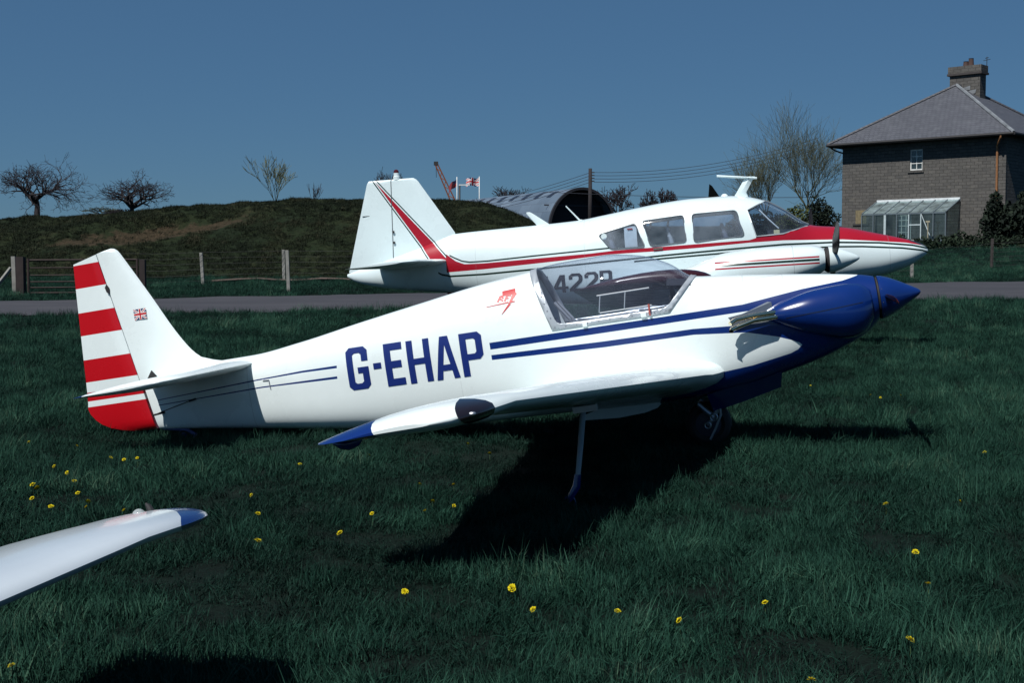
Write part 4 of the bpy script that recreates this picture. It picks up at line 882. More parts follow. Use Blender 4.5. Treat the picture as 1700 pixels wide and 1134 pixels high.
MB().box(.401, HW - .401, .401, HD - .401, 2.6, 2.8).obj('upper_floor', plain('floorboards', (.05, .04, .03), .8), hs)
# quoins at the right corner
for k in range(18):
    zz = -.1 + k * .3
    if zz + .28 < HH: MB().box(HW - (.42 if k % 2 else .28), HW + .012, -.012, .1, zz, zz + .285).obj('quoin', STONE, hs)
wd_ = MB().box(wx0 - .001, wx0 + .06, .06, .14, wz0, wz1).box(wx1 - .06, wx1 + .001, .06, .14, wz0, wz1).box(wx0 + .06, wx1 - .06, .06, .14, wz1 - .06, wz1).box(wx0 + .06, wx1 - .06, .06, .14, wz0, wz0 + .07).obj('window', WOODW, hs)
MB().box((wx0 + wx1) / 2 - .02, (wx0 + wx1) / 2 + .02, .07, .12, wz0 + .07, wz1 - .06).obj('glazing_bar', WOODW, wd_)
for k in (1, 2): MB().box(wx0 + .06, wx1 - .06, .072, .118, wz0 + k * (wz1 - wz0) / 3 - .02, wz0 + k * (wz1 - wz0) / 3 + .02).obj('glazing_bar', WOODW, wd_)
hx = (wx0 + wx1) / 2
for i in range(2):
    for k in range(3): MB().box([wx0 + .06, hx + .02][i], [hx - .02, wx1 - .06][i], .09, .096, wz0 + .07 + k * .35, wz0 + .07 + k * .35 + .31).obj('pane', PANE, wd_)
MB().box(wx0 - .1, wx1 + .1, -.06, .06, wz0 - .12, wz0 - .002).obj('window_sill', STONE, hs)
# blocked opening and ground-floor window behind the glass
MB().box(.85, 1.5, -.012, .05, 1.0, 1.75).obj('blocked_window', plain('pale_block', (.17, .14, .08), .9, 0, .25, 8), hs)
MB().box(.7, 1.65, -.05, .05, .9, .995).obj('window_sill', plain('dark_sill', (.03, .03, .03), .8), hs)
MB().box(2.55, 3.05, -.02, .05, .1, 1.35).obj('dark_doorway', plain('door_dark', (.01, .011, .012), .6), hs)
w2 = MB().box(3.35, 4.1, -.03, .03, .1, 1.4).obj('ground_window', plain('curtained_glass', (.10, .14, .16), .25), hs)
for zz in (.1, .45, .8, 1.1, 1.36): MB().box(3.3, 4.15, -.06, -.032, zz, zz + .05).obj('glazing_bar', WOODW, w2)
for xx in (3.3, 3.58, 3.84, 4.1): MB().box(xx, xx + .05, -.075, -.061, .1, 1.41).obj('glazing_bar', WOODW, w2)
# roof
OV = .62; ez = HH - .02; ap = 8.75; r0_, r1_ = (4.62, 4.35), (4.62, 5.25)
V = [(-OV, -OV, ez), (HW + OV, -OV, ez), (HW + OV, HD + OV, ez), (-OV, HD + OV, ez), (r0_[0], r0_[1], ap), (r1_[0], r1_[1], ap)]
rf_ = mesh('roof', V, [(0, 1, 4), (1, 2, 5, 4), (2, 3, 5), (3, 0, 4, 5)], SLATE, hs)
mesh('soffit', [(-OV, -OV, ez - .05), (HW + OV, -OV, ez - .05), (HW + OV, HD + OV, ez - .05), (-OV, HD + OV, ez - .05)], [(3, 2, 1, 0)], GUT, hs)
for a, bq in ((1, 4), (0, 4), (2, 5), (3, 5), (4, 5)):
    MB().tube([Vector(V[a]) + Vector((0, 0, .02)), Vector(V[bq]) + Vector((0, 0, .02))], .09, 6).obj('hip_tile', LEAD if a == 1 else SLATE, rf_)
for p, q in (((-OV, -OV), (HW + OV, -OV)), ((HW + OV, -OV), (HW + OV, HD + OV)), ((-OV, HD + OV), (-OV, -OV))): MB().tube([(p[0], p[1] - .0, ez - .03), (q[0], q[1], ez - .03)], .085, 8).obj('gutter', GUT, hs)
MB().tube([(HW - .02, -OV, ez - .08), (HW - .05, -OV, ez - .2), (HW - .42, -.12, ez - .55), (HW - .42, -.1, ez - .7), (HW - .42, -.1, 0)], .055, 8).obj('downpipe', OCHRE, hs, 40)
MB().tube([(-OV + .1, -OV, ez - .08), (-.3, -.3, ez - .3), (.05, -.06, ez - .45)], .045, 8).obj('drain_pipe', GUT, hs, 40)
ch = MB().box(4.0, 5.75, 4.85, 5.65, 7.6, 9.35).obj('chimney', STONE, rf_)
MB().box(3.88, 5.87, 4.73, 5.77, 9.35, 9.47).obj('chimney_cornice', plain('chimney_band', (.045, .04, .04), .9), rf_); MB().box(3.92, 5.83, 4.77, 5.73, 9.47, 9.85).obj('chimney_cap', STONE, rf_)
for xx, hh in ((4.75, .28), (5.05, .42)): MB().lathe([(9.85, .16), (9.85 + hh, .13), (9.87 + hh, .15)], (xx, 5.25, 0), 'z', 12).obj('chimney_pot', plain('pot_clay', (.06, .035, .03), .9), rf_, 40)
mesh('flashing', [(4.65, 4.82, 8.62), (5.2, 4.82, 8.72), (5.2, 4.82, 8.5), (4.75, 4.82, 8.5)], [(0, 1, 2, 3)], LEAD, rf_); mesh('flashing', [(5.1, 4.815, 8.45), (5.55, 4.815, 8.5), (5.5, 4.815, 8.28), (5.2, 4.815, 8.25)], [(0, 1, 2, 3)], LEAD, rf_)
MB().tube([(5.8, 5.6, 9.4), (5.8, 5.6, 10.35)], .02, 5).tube([(5.6, 5.6, 10.15), (6.0, 5.6, 10.2)], .015, 4).tube([(5.7, 5.6, 10.28), (5.9, 5.6, 10.3)], .015, 4).obj('television_aerial', GUT, rf_)
# lean-to greenhouse
gh = empty('lean_to_greenhouse', HO, HR); tag(gh, 'pale glazed lean-to greenhouse against the stone house wall', 'greenhouse')
GX0, GX1, GY = 2.15, 6.85, -1.8; GB, GF = 2.18, 1.42
GHW = plain('greenhouse_paint', (.42, .50, .52), .5); GHB = plain('greenhouse_bar', (.10, .13, .15), .5)
MB().box(GX0, GX1, -.10, -.003, GB - .12, GB + .08).obj('ridge_rail', plain('ridge_white', (.66, .70, .72), .4), gh)
MB().box(GX0, GX1, GY - .04, GY + .04, GF - .05, GF + .03).obj('eave_rail', GHB, gh); MB().box(GX0, GX1, GY - .04, GY + .04, -.4, .05).obj('base_rail', GHB, gh)
NB = 7; bars = [GX0 + (GX1 - GX0) * k / NB for k in range(NB + 1)]
for k, xx in enumerate(bars):
    MB().tube([(xx, -.1, GB - .02), (xx, GY, GF + .04)], .035, 5).obj('roof_bar', GHB, gh)
    q_ = .06 if k == 2 else .028; MB().box(xx - q_, xx + q_, GY - .035, GY + .035, .05, GF - .05).obj('post', GHW if k in (2, 4, 5) else GHB, gh)
for k in range(NB):
    a0, a1 = bars[k] + .03, bars[k + 1] - .03
    mesh('roof_pane', [(a0, -.11, GB - .03), (a1, -.11, GB - .03), (a1, GY + .02, GF + .03), (a0, GY + .02, GF + .03)], [(0, 1, 2, 3)], glass('roof_pane_glass', (.55, .68, .68), .15, 1.6, .55, (.36, .46, .48)) if k == 0 else bpy.data.materials['roof_pane_glass'], gh)
    mesh('front_pane', [(a0, GY, .05), (a1, GY, .05), (a1, GY, GF - .05), (a0, GY, GF - .05)], [(0, 1, 2, 3)], PANE, gh)
MB().box(bars[4] + .03, bars[5] - .03, GY - .02, GY + .02, .78, .84).obj('door_rail', GHW, gh)
MB().tube([(bars[5] + .03, GY - .06, 1.36), (bars[5] + .62, GY - .06, .0)], .025, 5).obj('door_brace', GHW, gh)
for xx in (GX0, GX1): mesh('end_pane', [(xx, -.02, 0), (xx, GY, 0), (xx, GY, GF), (xx, -.02, GB)], [(0, 1, 2, 3)], PANE, gh)
MB().tube([(bars[5] + .66, -2.4, -.2), (bars[5] + .66, -2.4, .9)], .03, 6).box(bars[5] + .55, bars[5] + .77, -2.43, -2.37, .9, .98).obj('garden_stake', plain('stake_wood', (.3, .28, .2), .8), gh)
# garden hedge and bushes
def bush(name, base, blobs, n, size, mat, seed, label, cat='bush', grp=None):
    t = empty(name, base); leafy('foliage', base, blobs, n, size, mat, seed, t)
    MB().tube([(0, 0, -.2), (0.02, 0, blobs[0][2])], [.06, .03], 6).obj('stem', BARK, t); return tag(t, label, cat, grp)
bush('garden_shrub', (22.05, 60.6, tz(22, 60.6)), [(0, 0, 1.0, .5, .6, 1.1), (.3, .2, .7, .6, .7, .9), (.05, 0, 1.85, .3, .35, .6)], 4500, .09, DARKLEAF, 5, 'dark narrow evergreen shrub in front of the rusty downpipe')
bush('garden_shrub', (23.75, 59.6, tz(23.7, 59.6)), [(0, 0, 1.3, 1.2, 1.2, 1.5), (-.55, .1, .7, .8, 1.0, 1.0), (1.4, 0, 1.5, 1.4, 1.2, 1.7), (.2, .2, 2.3, .8, .9, .8), (-1.0, .3, 1.0, .7, .7, 1.1), (1.0, .1, 2.9, .9, .9, .7)], 15000, .11, DARKLEAF, 6, 'large black-green evergreen shrub at the right edge of the picture')
hd = empty('garden_hedge', (17.5, 55.5, tz(17.5, 55.5) - .05)); leafy('foliage', None, [(k * .9 - 5, .15 * math.sin(k * 2.1), .12 + .06 * math.sin(k), .75, .6, .50 + .08 * math.cos(k * 1.7)) for k in range(15)], 15000, .07, IVY, 8, hd); tag(hd, 'low dark hedge in front of the stone house', 'hedge')
bare_tree('willow_tree', (19.0, 85, tz(19, 85)), 7.6, 'tall bare willow with upright twigs left of the house', 91, (TWIGG, TWIGG), .85, (8, 5, 4, 3, 3), .55, .08, .17, .0062, 5.8, .88)
bare_tree('willow_tree', (16.9, 86, tz(17, 86)), 5.4, 'shorter bare willow left of the tall upright one', 92, (TWIGG, TWIGG), .85, (8, 5, 4, 3, 2), .55, .07, .17, .0062, 5.0, .88)
bush('yellow_bush', (16.3, 76, tz(16.3, 76)), [(0, 0, 1.0, .8, .8, .9), (-.5, 0, .7, .7, .6, .7)], 2500, .07, BUSHLEAF, 14, 'yellow-green bush between the red nose and the house')
bush('evergreen_bush', (17.5, 75.5, tz(17.5, 75.5)), [(0, 0, 1.0, .75, .8, 1.2), (.5, .3, .8, .8, .7, .9), (-.2, 0, 1.8, .35, .4, .7)], 3500, .08, DARKLEAF, 15, 'dark evergreen bush against the left corner of the house')
bush('evergreen_bush', (15.1, 80, tz(15, 80)), [(0, 0, .7, 1.6, .8, .8), (-1.2, 0, .6, 1.0, .8, .7), (1.2, .2, .6, 1.2, .8, .7)], 4000, .09, DARKLEAF, 16, 'low dark bush behind the twin windscreen')
# ------------------------------------------------------------------ arched hangar and things round it
m = M('corrugated_iron', .5, metal=.15); x, y, z = m.xyz(); br = m.n('ShaderNodeTexBrick'); xo = m.n('ShaderNodeCombineXYZ'); m.l(x.v, xo.inputs[0]); m.l(z.v, xo.inputs[1]); m.l(xo.outputs[0], br.inputs['Vector'])
br.inputs['Scale'].default_value = 1; br.inputs['Brick Width'].default_value = 2.2; br.inputs['Row Height'].default_value = .95; br.inputs['Mortar Size'].default_value = .02
br.inputs['Color1'].default_value = (.10, .14, .19, 1); br.inputs['Color2'].default_value = (.15, .20, .26, 1); br.inputs['Mortar'].default_value = (.08, .10, .13, 1)
m.base(m.mix(((m.noise(.5, 5) - .4) * 2).clamp() * .5, br.outputs['Color'], (.07, .10, .14))); IRON = m.m
hg = empty('arched_hangar', (7.55, 140, 5.35), (0, 0, R(-62))); tag(hg, 'grey corrugated iron arched hangar with dark open end', 'hangar')
HRD, HLN = 4.45, 30.0
prof = [(HRD * .93 * math.cos(a), HRD * math.sin(a)) for a in np.linspace(0, math.pi, 29)]
V = []; NL = 24
for i in range(NL + 1): V += [(-HLN * i / NL, y_, z_) for y_, z_ in prof]
n = len(prof); F = [(i * n + k, i * n + k + 1, (i + 1) * n + k + 1, (i + 1) * n + k) for i in range(NL) for k in range(n - 1)]
mesh('shell', V, F, IRON, hg, True)
MB().loft([[(x_, y_ * s_, z_ * s_) for y_, z_ in prof] for x_, s_ in ((.02, 1.015), (.02, .955), (-.25, .955), (-.25, 1.015), (.02, 1.015))], False, False).obj('arch_rim', plain('rim_dark', (.014, .015, .022), .8), hg)
MB().loft([[(-1.6, y_ * .95, z_ * .95) for y_, z_ in prof], [(-1.7, y_ * .95, z_ * .95) for y_, z_ in prof]], True).obj('mouth_backing', plain('hangar_inside', (.016, .015, .02), .9), hg)  # near-black slab just inside the open mouth stands for the dark interior
MB().box(-1.55, -1.5, -3.9, 3.9, 2.55, 2.7).obj('door_track', plain('track', (.04, .04, .05), .8), hg)
MB().box(-1.2, -.6, -2.4, -.2, 0, .5).obj('hangar_clutter', plain('clutter', (.09, .085, .08), .9), hg)
for k in range(9):
    x0 = -2.6 - k * 2.9; V = []
    for x_ in (x0, x0 - .9):
        for a in np.linspace(R(52), R(70), 5): V.append((x_, -(HRD * .93 + .03) * math.cos(a), (HRD + .03) * math.sin(a)))
    mesh('skylight', V, [(i, i + 1, 6 + i, 5 + i) for i in range(4)], plain('skylight_dark', (.02, .025, .04), .3), hg, True)
# crane
cr = empty('crane', (-8.6, 220, tz(-8, 220))); tag(cr, 'orange lattice crane jib leaning behind the grass bank', 'crane')
OR = plain('crane_orange', (.20, .07, .035), .6); DB = plain('crane_blue', (.04, .045, .09), .6)
p0, p1 = Vector((0, 0, 1.0)), Vector((-4.0, 0, 9.9)); dr = (p1 - p0).normalized(); sd = Vector((0, 1, 0)); nn = dr.cross(sd)
jb = MB(); 
for a in (-1, 1):
    for c_ in (-1, 1): jb.tube([p0 + sd * .45 * a + nn * .45 * c_, p1 + sd * .2 * a + nn * .2 * c_], .10, 4)
for k in range(12):
    t0, t1 = k / 12, (k + 1) / 12; w0, w1 = .45 - .25 * t0, .45 - .25 * t1; s_ = 1 if k % 2 else -1
    for a in (-1, 1):
        jb.tube([p0.lerp(p1, t0) + sd * w0 * a + nn * w0 * s_, p0.lerp(p1, t1) + sd * w1 * a - nn * w1 * s_], .07, 3); jb.tube([p0.lerp(p1, t0) + nn * w0 * a + sd * w0 * s_, p0.lerp(p1, t1) + nn * w1 * a - sd * w1 * s_], .07, 3)
jb.obj('jib', OR, cr); MB().box(-4.35, -3.65, -.3, .3, 9.6, 10.2).obj('jib_head', plain('jib_head', (.02, .02, .02), .8), cr)
MB().box(-1.2, 2.4, -1.2, 1.2, .9, 2.6).obj('cab', DB, cr); MB().box(-2, 2.6, -1.4, -.6, 0, .85).obj('crawler_track', BLACK, cr); MB().box(-2, 2.6, .6, 1.4, 0, .85).obj('crawler_track', BLACK, cr)
MB().tube([(-4.0, 0, 10), (-3.95, 0, 7.6)], .04, 4).obj('hoist_rope', BLACK, cr)
# flags
def flag(name, x, y, z0, zt, wd, ht, mat, label, lean):
    t = empty(name, (x, y, z0)); MB().tube([(0, 0, 0), (.0, 0, zt - z0 + .15)], [.07, .05], 6).obj('pole', WOODW, t, True)
    uvquadgrid('flag_cloth', lambda u, v: (-wd * u * math.cos(lean), .22 * math.sin(u * 6 + v), zt - z0 - ht + ht * v - wd * u * math.sin(lean) - .08 * math.sin(u * 7)), 14, 6, mat, t)
    return tag(t, label, 'flag')
flag('union_flag', -3.95, 160, tz(-4, 160), 12.25, 1.6, .95, FLAG, 'red white and blue crossed flag on a white pole', .06)
m = M('ensign', .7); t = m.n('ShaderNodeUVMap'); q = m.n('ShaderNodeSeparateXYZ'); m.l(t.outputs[0], q.inputs[0]); u = X(m.nt, q.outputs[0]); v = X(m.nt, q.outputs[1])
m.base(m.mix((u < .45) & (v > .5), (.22, .03, .035), (.03, .03, .09))); flag('red_flag', -6.65, 160, tz(-6, 160), 12.2, 1.3, .85, m.m, 'drooping red flag on a white pole beside the crane', .75)
lp = empty('lamp_post', (-2.97, 75, tz(-3, 75))); MB().tube([(0, 0, -.2), (0, 0, 5.93 - tz(-3, 75))], .06, 6).obj('post', GUT, lp, True); MB().box(-.04, .58, -.04, .04, 5.94 - tz(-3, 75), 6.0 - tz(-3, 75)).obj('lamp_arm', WOODW, lp)
tag(lp, 'dark post with white horizontal arm at the end of the hangar roof', 'lamp post')
# telegraph pole and wires
tp = empty('telegraph_pole', (5.9, 100, tz(5.9, 100))); zb = tz(5.9, 100); MB().tube([(0, 0, -.3), (0, 0, 8.8 - zb)], [.17, .13], 8).obj('pole', BARK, tp, True)
for k in range(4): MB().tube([(.05, 0, 8.5 - zb - k * .22), (.32, 0, 8.5 - zb - k * .22)], .045, 5).obj('insulator', BLACK, tp)
tag(tp, 'dark wooden telegraph pole in front of the arched hangar', 'telegraph pole')
WIRE = plain('wire', (.02, .024, .035), .8)
def cable(name, a, b_, sag, r, label):
    a, b_ = Vector(a), Vector(b_); P = [a.lerp(b_, t) - Vector((0, 0, sag * 4 * t * (1 - t))) for t in np.linspace(0, 1, 16)]
    o = MB().tube(P, r, 3, False).obj(name, WIRE); return tag(o, label, 'cable')
lbs = ['topmost', 'second', 'third', 'lowest']
for k in range(4):
    zz = 8.5 - k * .24
    cable('overhead_wire', (6.2, 100, zz), (24.0, 104, 11.5 - k * .28), .75, .02, lbs[k] + ' of the wires sagging from the telegraph pole towards the house')
    cable('overhead_wire', (5.95, 100, zz), (-7.5, 150, 8.2 - k * .35), .4, .022, lbs[k] + ' of the wires running left from the telegraph pole')
cable('overhead_wire', (2.2, 95, 6.75), (21, 92, 6.2), .15, .022, 'single level wire passing in front of the arched hangar')
# small arched shelter with a red and white car
sh = empty('arched_shelter', (1.35, 92, tz(1.3, 92) + .0), (0, 0, R(-70))); tag(sh, 'small dark arched shelter at the end of the grass bank', 'shelter')
prof = [(1.0 * math.cos(a), 1.35 * math.sin(a)) for a in np.linspace(0, math.pi, 15)]
V = [(x_, y_, z_) for x_ in (0, -3) for y_, z_ in prof]; n = 15
mesh('shell', V, [(k, k + 1, n + k + 1, n + k) for k in range(n - 1)], plain('shelter_tin', (.30, .33, .35), .6), sh, True)
MB().loft([[(x_, y_ * s_, z_ * s_) for y_, z_ in prof] for x_, s_ in ((.03, 1.05), (.03, .82), (-.2, .82), (-.2, 1.05), (.03, 1.05))], False, False).obj('rim', BLACK, sh)
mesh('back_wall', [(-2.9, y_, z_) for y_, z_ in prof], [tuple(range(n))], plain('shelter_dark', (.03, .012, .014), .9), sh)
car = empty('parked_car', (2.6, 88, tz(2.6, 88)), (0, 0, R(-20))); CR = plain('car_red', (.30, .02, .025), .4, coat=.3)
MB().loft([[(x_, y_ * .75, z_) for y_, z_ in ((-1, .25), (-1, .7), (-.92, .82), (.92, .82), (1, .7), (1, .25))] for x_ in (-1.7, -1.6, 1.5, 1.7)]).obj('body', CR, car)
MB().loft([[(-1.1 + z_ * .5 - .4, y_ * .68, z_) if k < 2 else (.5 - (z_ - .8) * .7, y_ * .68, z_) for k, (y_, z_) in enumerate(((-1, .82), (-.9, 1.25), (-.9, 1.25), (-1, .82)))] for y_s in (1, -1) for _ in (0,)][:1] + [[(-1.1 + z_ * .5 - .4, -y_ * .68, z_) if k < 2 else (.5 - (z_ - .8) * .7, -y_ * .68, z_) for k, (y_, z_) in enumerate(((-1, .82), (-.9, 1.25), (-.9, 1.25), (-1, .82)))]]).obj('roof', WHITEP, car)
for sx in (-1.05, 1.05):
    for sy in (-.68, .68): wheel(car, (sx, sy, .28), .28, .16)
tag(car, 'small red and white car beside the arched shelter', 'car')

# ------------------------------------------------------------------ fences and gate
POSTW = plain('weathered_post', (.21, .21, .195), .9, 0, .25, 5, bump=.5); POSTD = plain('dark_post', (.045, .038, .036), .9, 0, .3, 5)
def post(par, x, y, h, w_, mat, lean=0.0, name='post'):
    z0 = tz(x, y) - .15
    rings = [[(x + lean * z_ + dx * w_, y + dy * w_, z0 + z_) for dx, dy in ((-.5, -.5), (.5, -.5), (.5, .5), (-.5, .5))] for z_ in (0, h + .13, h + .15)]
    rings[2] = [(p[0] * .9 + (x + lean * h) * .1, p[1] * .9 + y * .1, p[2]) for p in rings[2]]
    return MB().loft(rings).obj(name, mat, par)
fe = empty('wire_fence', (0, 0, 0)); tag(fe, 'wire fence on weathered posts below the grass bank', 'fence')
PL = [(-9.26, 39.6, .95, POSTW, -.05), (-7.06, 40.9, 1.0, POSTW, -.01), (-6.07, 35.9, 1.12, POSTW, -.03), (-4.3, 41.4, 1.0, POSTD, 0), (-.5, 42.2, 1.0, POSTW, 0), (3.5, 42, 1.0, POSTW, 0), (7.8, 42, 1.0, POSTW, .02), (12.71, 42.0, 1.27, POSTW, 0), (18.0, 49.6, 1.15, POSTD, .01), (23.5, 52, 1.15, POSTD, 0), (-12.0, 38.7, .95, POSTD, .02)]
for p in PL: post(fe, p[0], p[1], p[2], .085, p[3], p[4])
chain = sorted([p for p in PL if p[1] > 36.5]); chain = [(p[0], p[1]) for p in chain]
for k in range(6):
    P = []
    for (a, b_), (c_, d) in zip(chain, chain[1:]):
        for t in np.linspace(0, 1, 6)[:-1]:
            x_, y_ = a + (c_ - a) * t, b_ + (d - b_) * t - .07; P.append((x_, y_, tz(x_, y_) + .12 + .17 * k - .03 * math.sin(math.pi * t)))
    MB().tube(P, .004, 3, False).obj('wire', plain('fence_wire', (.05, .05, .05), .7) if k == 0 else bpy.data.materials['fence_wire'], fe)
fr_ = MB().tube([(x_, lin([(a, b_) for a, b_ in chain], x_) - .12, tz(x_, 40) + .10 + .03 * math.sin(x_ * 3)) for x_ in np.linspace(-9.0, -1, 14)], .045, 5).obj('fallen_rail', plain('old_rail', (.09, .065, .055), .9), fe)
cp = empty('braced_post', (-13.03, 34.6, tz(-13, 34.6))); tag(cp, 'pale leaning post with diagonal brace at the left edge', 'fence post')
MB().loft([[(-.02 * z_ + dx * .05, dy * .05, z_) for dx, dy in ((-1, -1), (1, -1), (1, 1), (-1, 1))] for z_ in (-.15, 1.02)]).obj('post', POSTW, cp)
MB().tube([(-.08, -.02, .72), (-.42, -.05, .28), (-.95, -.1, -.1)], .055, 6).obj('brace', POSTW, cp)
gt = empty('field_gate', (-12.5, 34.15, tz(-12.5, 34.15))); tag(gt, 'rusty brown field gate between dark posts behind the rudder', 'gate')
GM = plain('rusty_gate', (.028, .018, .016), .85, 0, .35, 6)
MB().box(-.30, -.10, -.10, .10, -.2, 1.02).obj('gate_post', plain('gate_post_wood', (.020, .014, .014), .9, 0, .3, 4), gt); MB().box(2.78, 2.92, .3, .45, -.2, .95).obj('gate_post', bpy.data.materials['gate_post_wood'], gt)
for k, zz in enumerate((.08, .22, .37, .54, .73, .93)): MB().tube([(0, 0, zz), (2.72, .35, zz + .02)], .022 if k not in (0, 5) else .032, 6).obj('bar', GM, gt)
for t in (0, .5, 1): MB().tube([(2.72 * t, .35 * t - .02, .03), (2.72 * t, .35 * t - .02, .98)], .032, 6).obj('upright', GM, gt)

# ------------------------------------------------------------------ dandelions
YEL = M('dandelion_petals', .7, (.52, .43, .008), spec=.1).m; YEL2 = M('dandelion_centre', .7, (.50, .30, .006), spec=.1).m; STEM = plain('dandelion_stem', (.05, .09, .03), .7)
FLW = [(-2.84, 8.56), (-2.65, 7.58), (-2.44, 7.97), (-2.33, 7.87), (-2.27, 7.94), (-2.49, 7.33), (-2.35, 7.03), (-2.53, 6.91), (-2.47, 6.81), (-2.2, 6.63), (-2.07, 6.39), (-2.03, 6.24), (-2.38, 6.49), (-2.21, 6.27), (-1.82, 6.14), (-1.86, 5.78), (-1.44, 3.74), (-1.32, 6.63), (-1.18, 6.07), (-1.06, 5.45), (-0.74, 5.62), (-0.65, 6.07), (-0.88, 8.08), (-1.25, 7.72), (-0.29, 8.62), (-0.14, 8.18), (-0.49, 6.95), (-0.31, 6.95), (-0.39, 6.42), (-0.41, 6.16), (-0.28, 6.3), (0.0, 4.66), (0.07, 4.35), (0.35, 4.32), (0.86, 4.43), (1.82, 6.37), (2.19, 6.4), (1.61, 5.21), (1.5, 4.7), (1.22, 3.99), (0.83, 3.6), (3.48, 11.76), (3.25, 11.59), (3.24, 11.87), (2.89, 12.73), (2.96, 8.21), (-0.38, 4.62), (-3.23, 8.77), (0.54, 4.2)]
BIG = {10, 19, 31, 39, 7, 8, 20}
b = MB(); nb_ = 0
for ring_, (cnt, ln, el, z_) in enumerate(((18, .019, .12, .0), (16, .016, .42, .0015), (13, .012, .80, .002), (8, .008, 1.2, .002))):
    for k in range(cnt):
        a = 2 * math.pi * (k + .5 * ring_ + random.uniform(-.25, .25)) / cnt; e_ = el + random.uniform(-.12, .12); l_ = ln * random.uniform(.82, 1.1); d = Vector((math.cos(a) * math.cos(e_), math.sin(a) * math.cos(e_), math.sin(e_))); s_ = Vector((-math.sin(a), math.cos(a), 0)) * .0026
        o_ = Vector((0, 0, z_)); b.add([o_ + d * .001 - s_ * .5, o_ + d * .001 + s_ * .5, o_ + d * l_ + s_, o_ + d * l_ * 1.08, o_ + d * l_ - s_], [(0, 1, 2, 3, 4)])
hm = b.obj('flower_head', YEL); hmesh = hm.data; bpy.data.objects.remove(hm)
sm_ = MB().tube([(0, 0, -.09), (.004, 0, -.04), (0, 0, .001)], .0018, 5).obj('stem', STEM); smesh = sm_.data; bpy.data.objects.remove(sm_)
for i, (x_, y_) in enumerate(FLW):
    t = empty('dandelion', (x_, y_, tz(x_, y_))); k = (.85 if i in BIG else random.uniform(.55, .75)); hz = .055 if y_ < 9 else .07
    for nme, me in (('flower_head', hmesh), ('stem', smesh)):
        o = bpy.data.objects.new(nme, me); COL.objects.link(o); o.parent = t; o.location = (0, 0, hz); o.scale = (k, k, k if nme == 'flower_head' else 1)
        if nme == 'flower_head': o.rotation_euler = (R(28) + random.uniform(-.3, .4), random.uniform(-.4, .4), random.uniform(0, 6))
    own = {16: 'lone yellow dandelion near the bottom left corner of the picture', 31: 'bright yellow dandelion just in front of the wing shadow', 39: 'yellow dandelion nearest the bottom right corner of the picture', 40: 'yellow dandelion cut by the bottom edge of the picture', 35: 'yellow dandelion halfway between the main wheel and the right edge'}
    if i in own: tag(t, own[i], 'dandelion', 'dandelions in the grass')
    elif x_ < -1.5: tag(t, 'yellow dandelion in the cluster behind the foreground wing', 'dandelion', 'dandelions behind the foreground wing')
    elif x_ < 0 and y_ > 5: tag(t, 'yellow dandelion left of the wing shadow, below the blue wing tip', 'dandelion', 'dandelions left of the wing shadow')
    elif y_ > 8: tag(t, 'small yellow dandelion to the right of the blue nose', 'dandelion', 'dandelions beyond the blue nose')
    else: tag(t, 'yellow dandelion in the grass in front of or right of the wing shadow', 'dandelion', 'dandelions in the near grass')

# ------------------------------------------------------------------ grass
m = M('grass_blades', .7, spec=.1); at = m.n('ShaderNodeAttribute'); at.attribute_type = 'INSTANCER'; at.attribute_name = 'tint'
gm = m.n('ShaderNodeNewGeometry'); rn = X(m.nt, gm.outputs['Random Per Island']); f = X(m.nt, at.outputs['Fac']) * .75 + rn * .25
c = m.ramp(f, [(.0, (.002, .008, .006)), (.35, (.005, .022, .015)), (.62, (.011, .043, .029)), (.86, (.027, .080, .052)), (1.0, (.075, .118, .078))])
c = m.mix((rn > .975), c, (.11, .115, .09)); m.base(c); GRASSM = m.m
m.b.inputs['Subsurface Weight'].default_value = 0
m = M('rough_grass_blades', .8, spec=.1); at = m.n('ShaderNodeAttribute'); at.attribute_type = 'INSTANCER'; at.attribute_name = 'tint'; gm = m.n('ShaderNodeNewGeometry'); rn = X(m.nt, gm.outputs['Random Per Island'])
m.base(m.ramp(X(m.nt, at.outputs['Fac']) * .7 + rn * .3, [(.1, (.007, .011, .007)), (.5, (.016, .023, .013)), (.8, (.030, .034, .019)), (1, (.060, .054, .034))])); ROUGHM = m.m
tuftcol = bpy.data.collections.new('tuft_shapes'); roughcol = bpy.data.collections.new('rough_tuft_shapes')
def make_tuft(col, name, nb, ln, wd, rad, mat, seed, seg=3):
    rg = np.random.default_rng(seed); V = []; F = []
    wind = rg.uniform(-.25, .25, 2)
    for i in range(nb):
        a = rg.uniform(0, 2 * math.pi); r = rad * math.sqrt(rg.random()); p = np.array([r * math.cos(a), r * math.sin(a), -.008])
        d = rg.uniform(0, 2 * math.pi); l_ = ln * rg.uniform(.45, 1.15); be = rg.uniform(.3, 2.0); wv = wd * rg.uniform(.6, 1.4)
        s_ = np.array([-math.sin(d), math.cos(d), 0]); q = p.copy(); o_ = len(V)
        for k in range(seg + 1):
            t = k / seg; w_ = wv * (1 - t ** 1.5) * .5
            if k < seg: V += [tuple(q - s_ * w_), tuple(q + s_ * w_)]
            else: V.append(tuple(q))
            th = be * (t + .15); hd_ = np.array([math.cos(d) * math.sin(th) + wind[0] * t, math.sin(d) * math.sin(th) + wind[1] * t, math.cos(th)]); q = q + hd_ * (l_ / seg)
        for k in range(seg - 1): F.append((o_ + 2 * k, o_ + 2 * k + 1, o_ + 2 * k + 3, o_ + 2 * k + 2))
        F.append((o_ + 2 * seg - 2, o_ + 2 * seg - 1, o_ + 2 * seg))
    me = bpy.data.meshes.new(name); me.from_pydata(V, [], F); me.materials.append(mat); o = bpy.data.objects.new(name, me); col.objects.link(o)
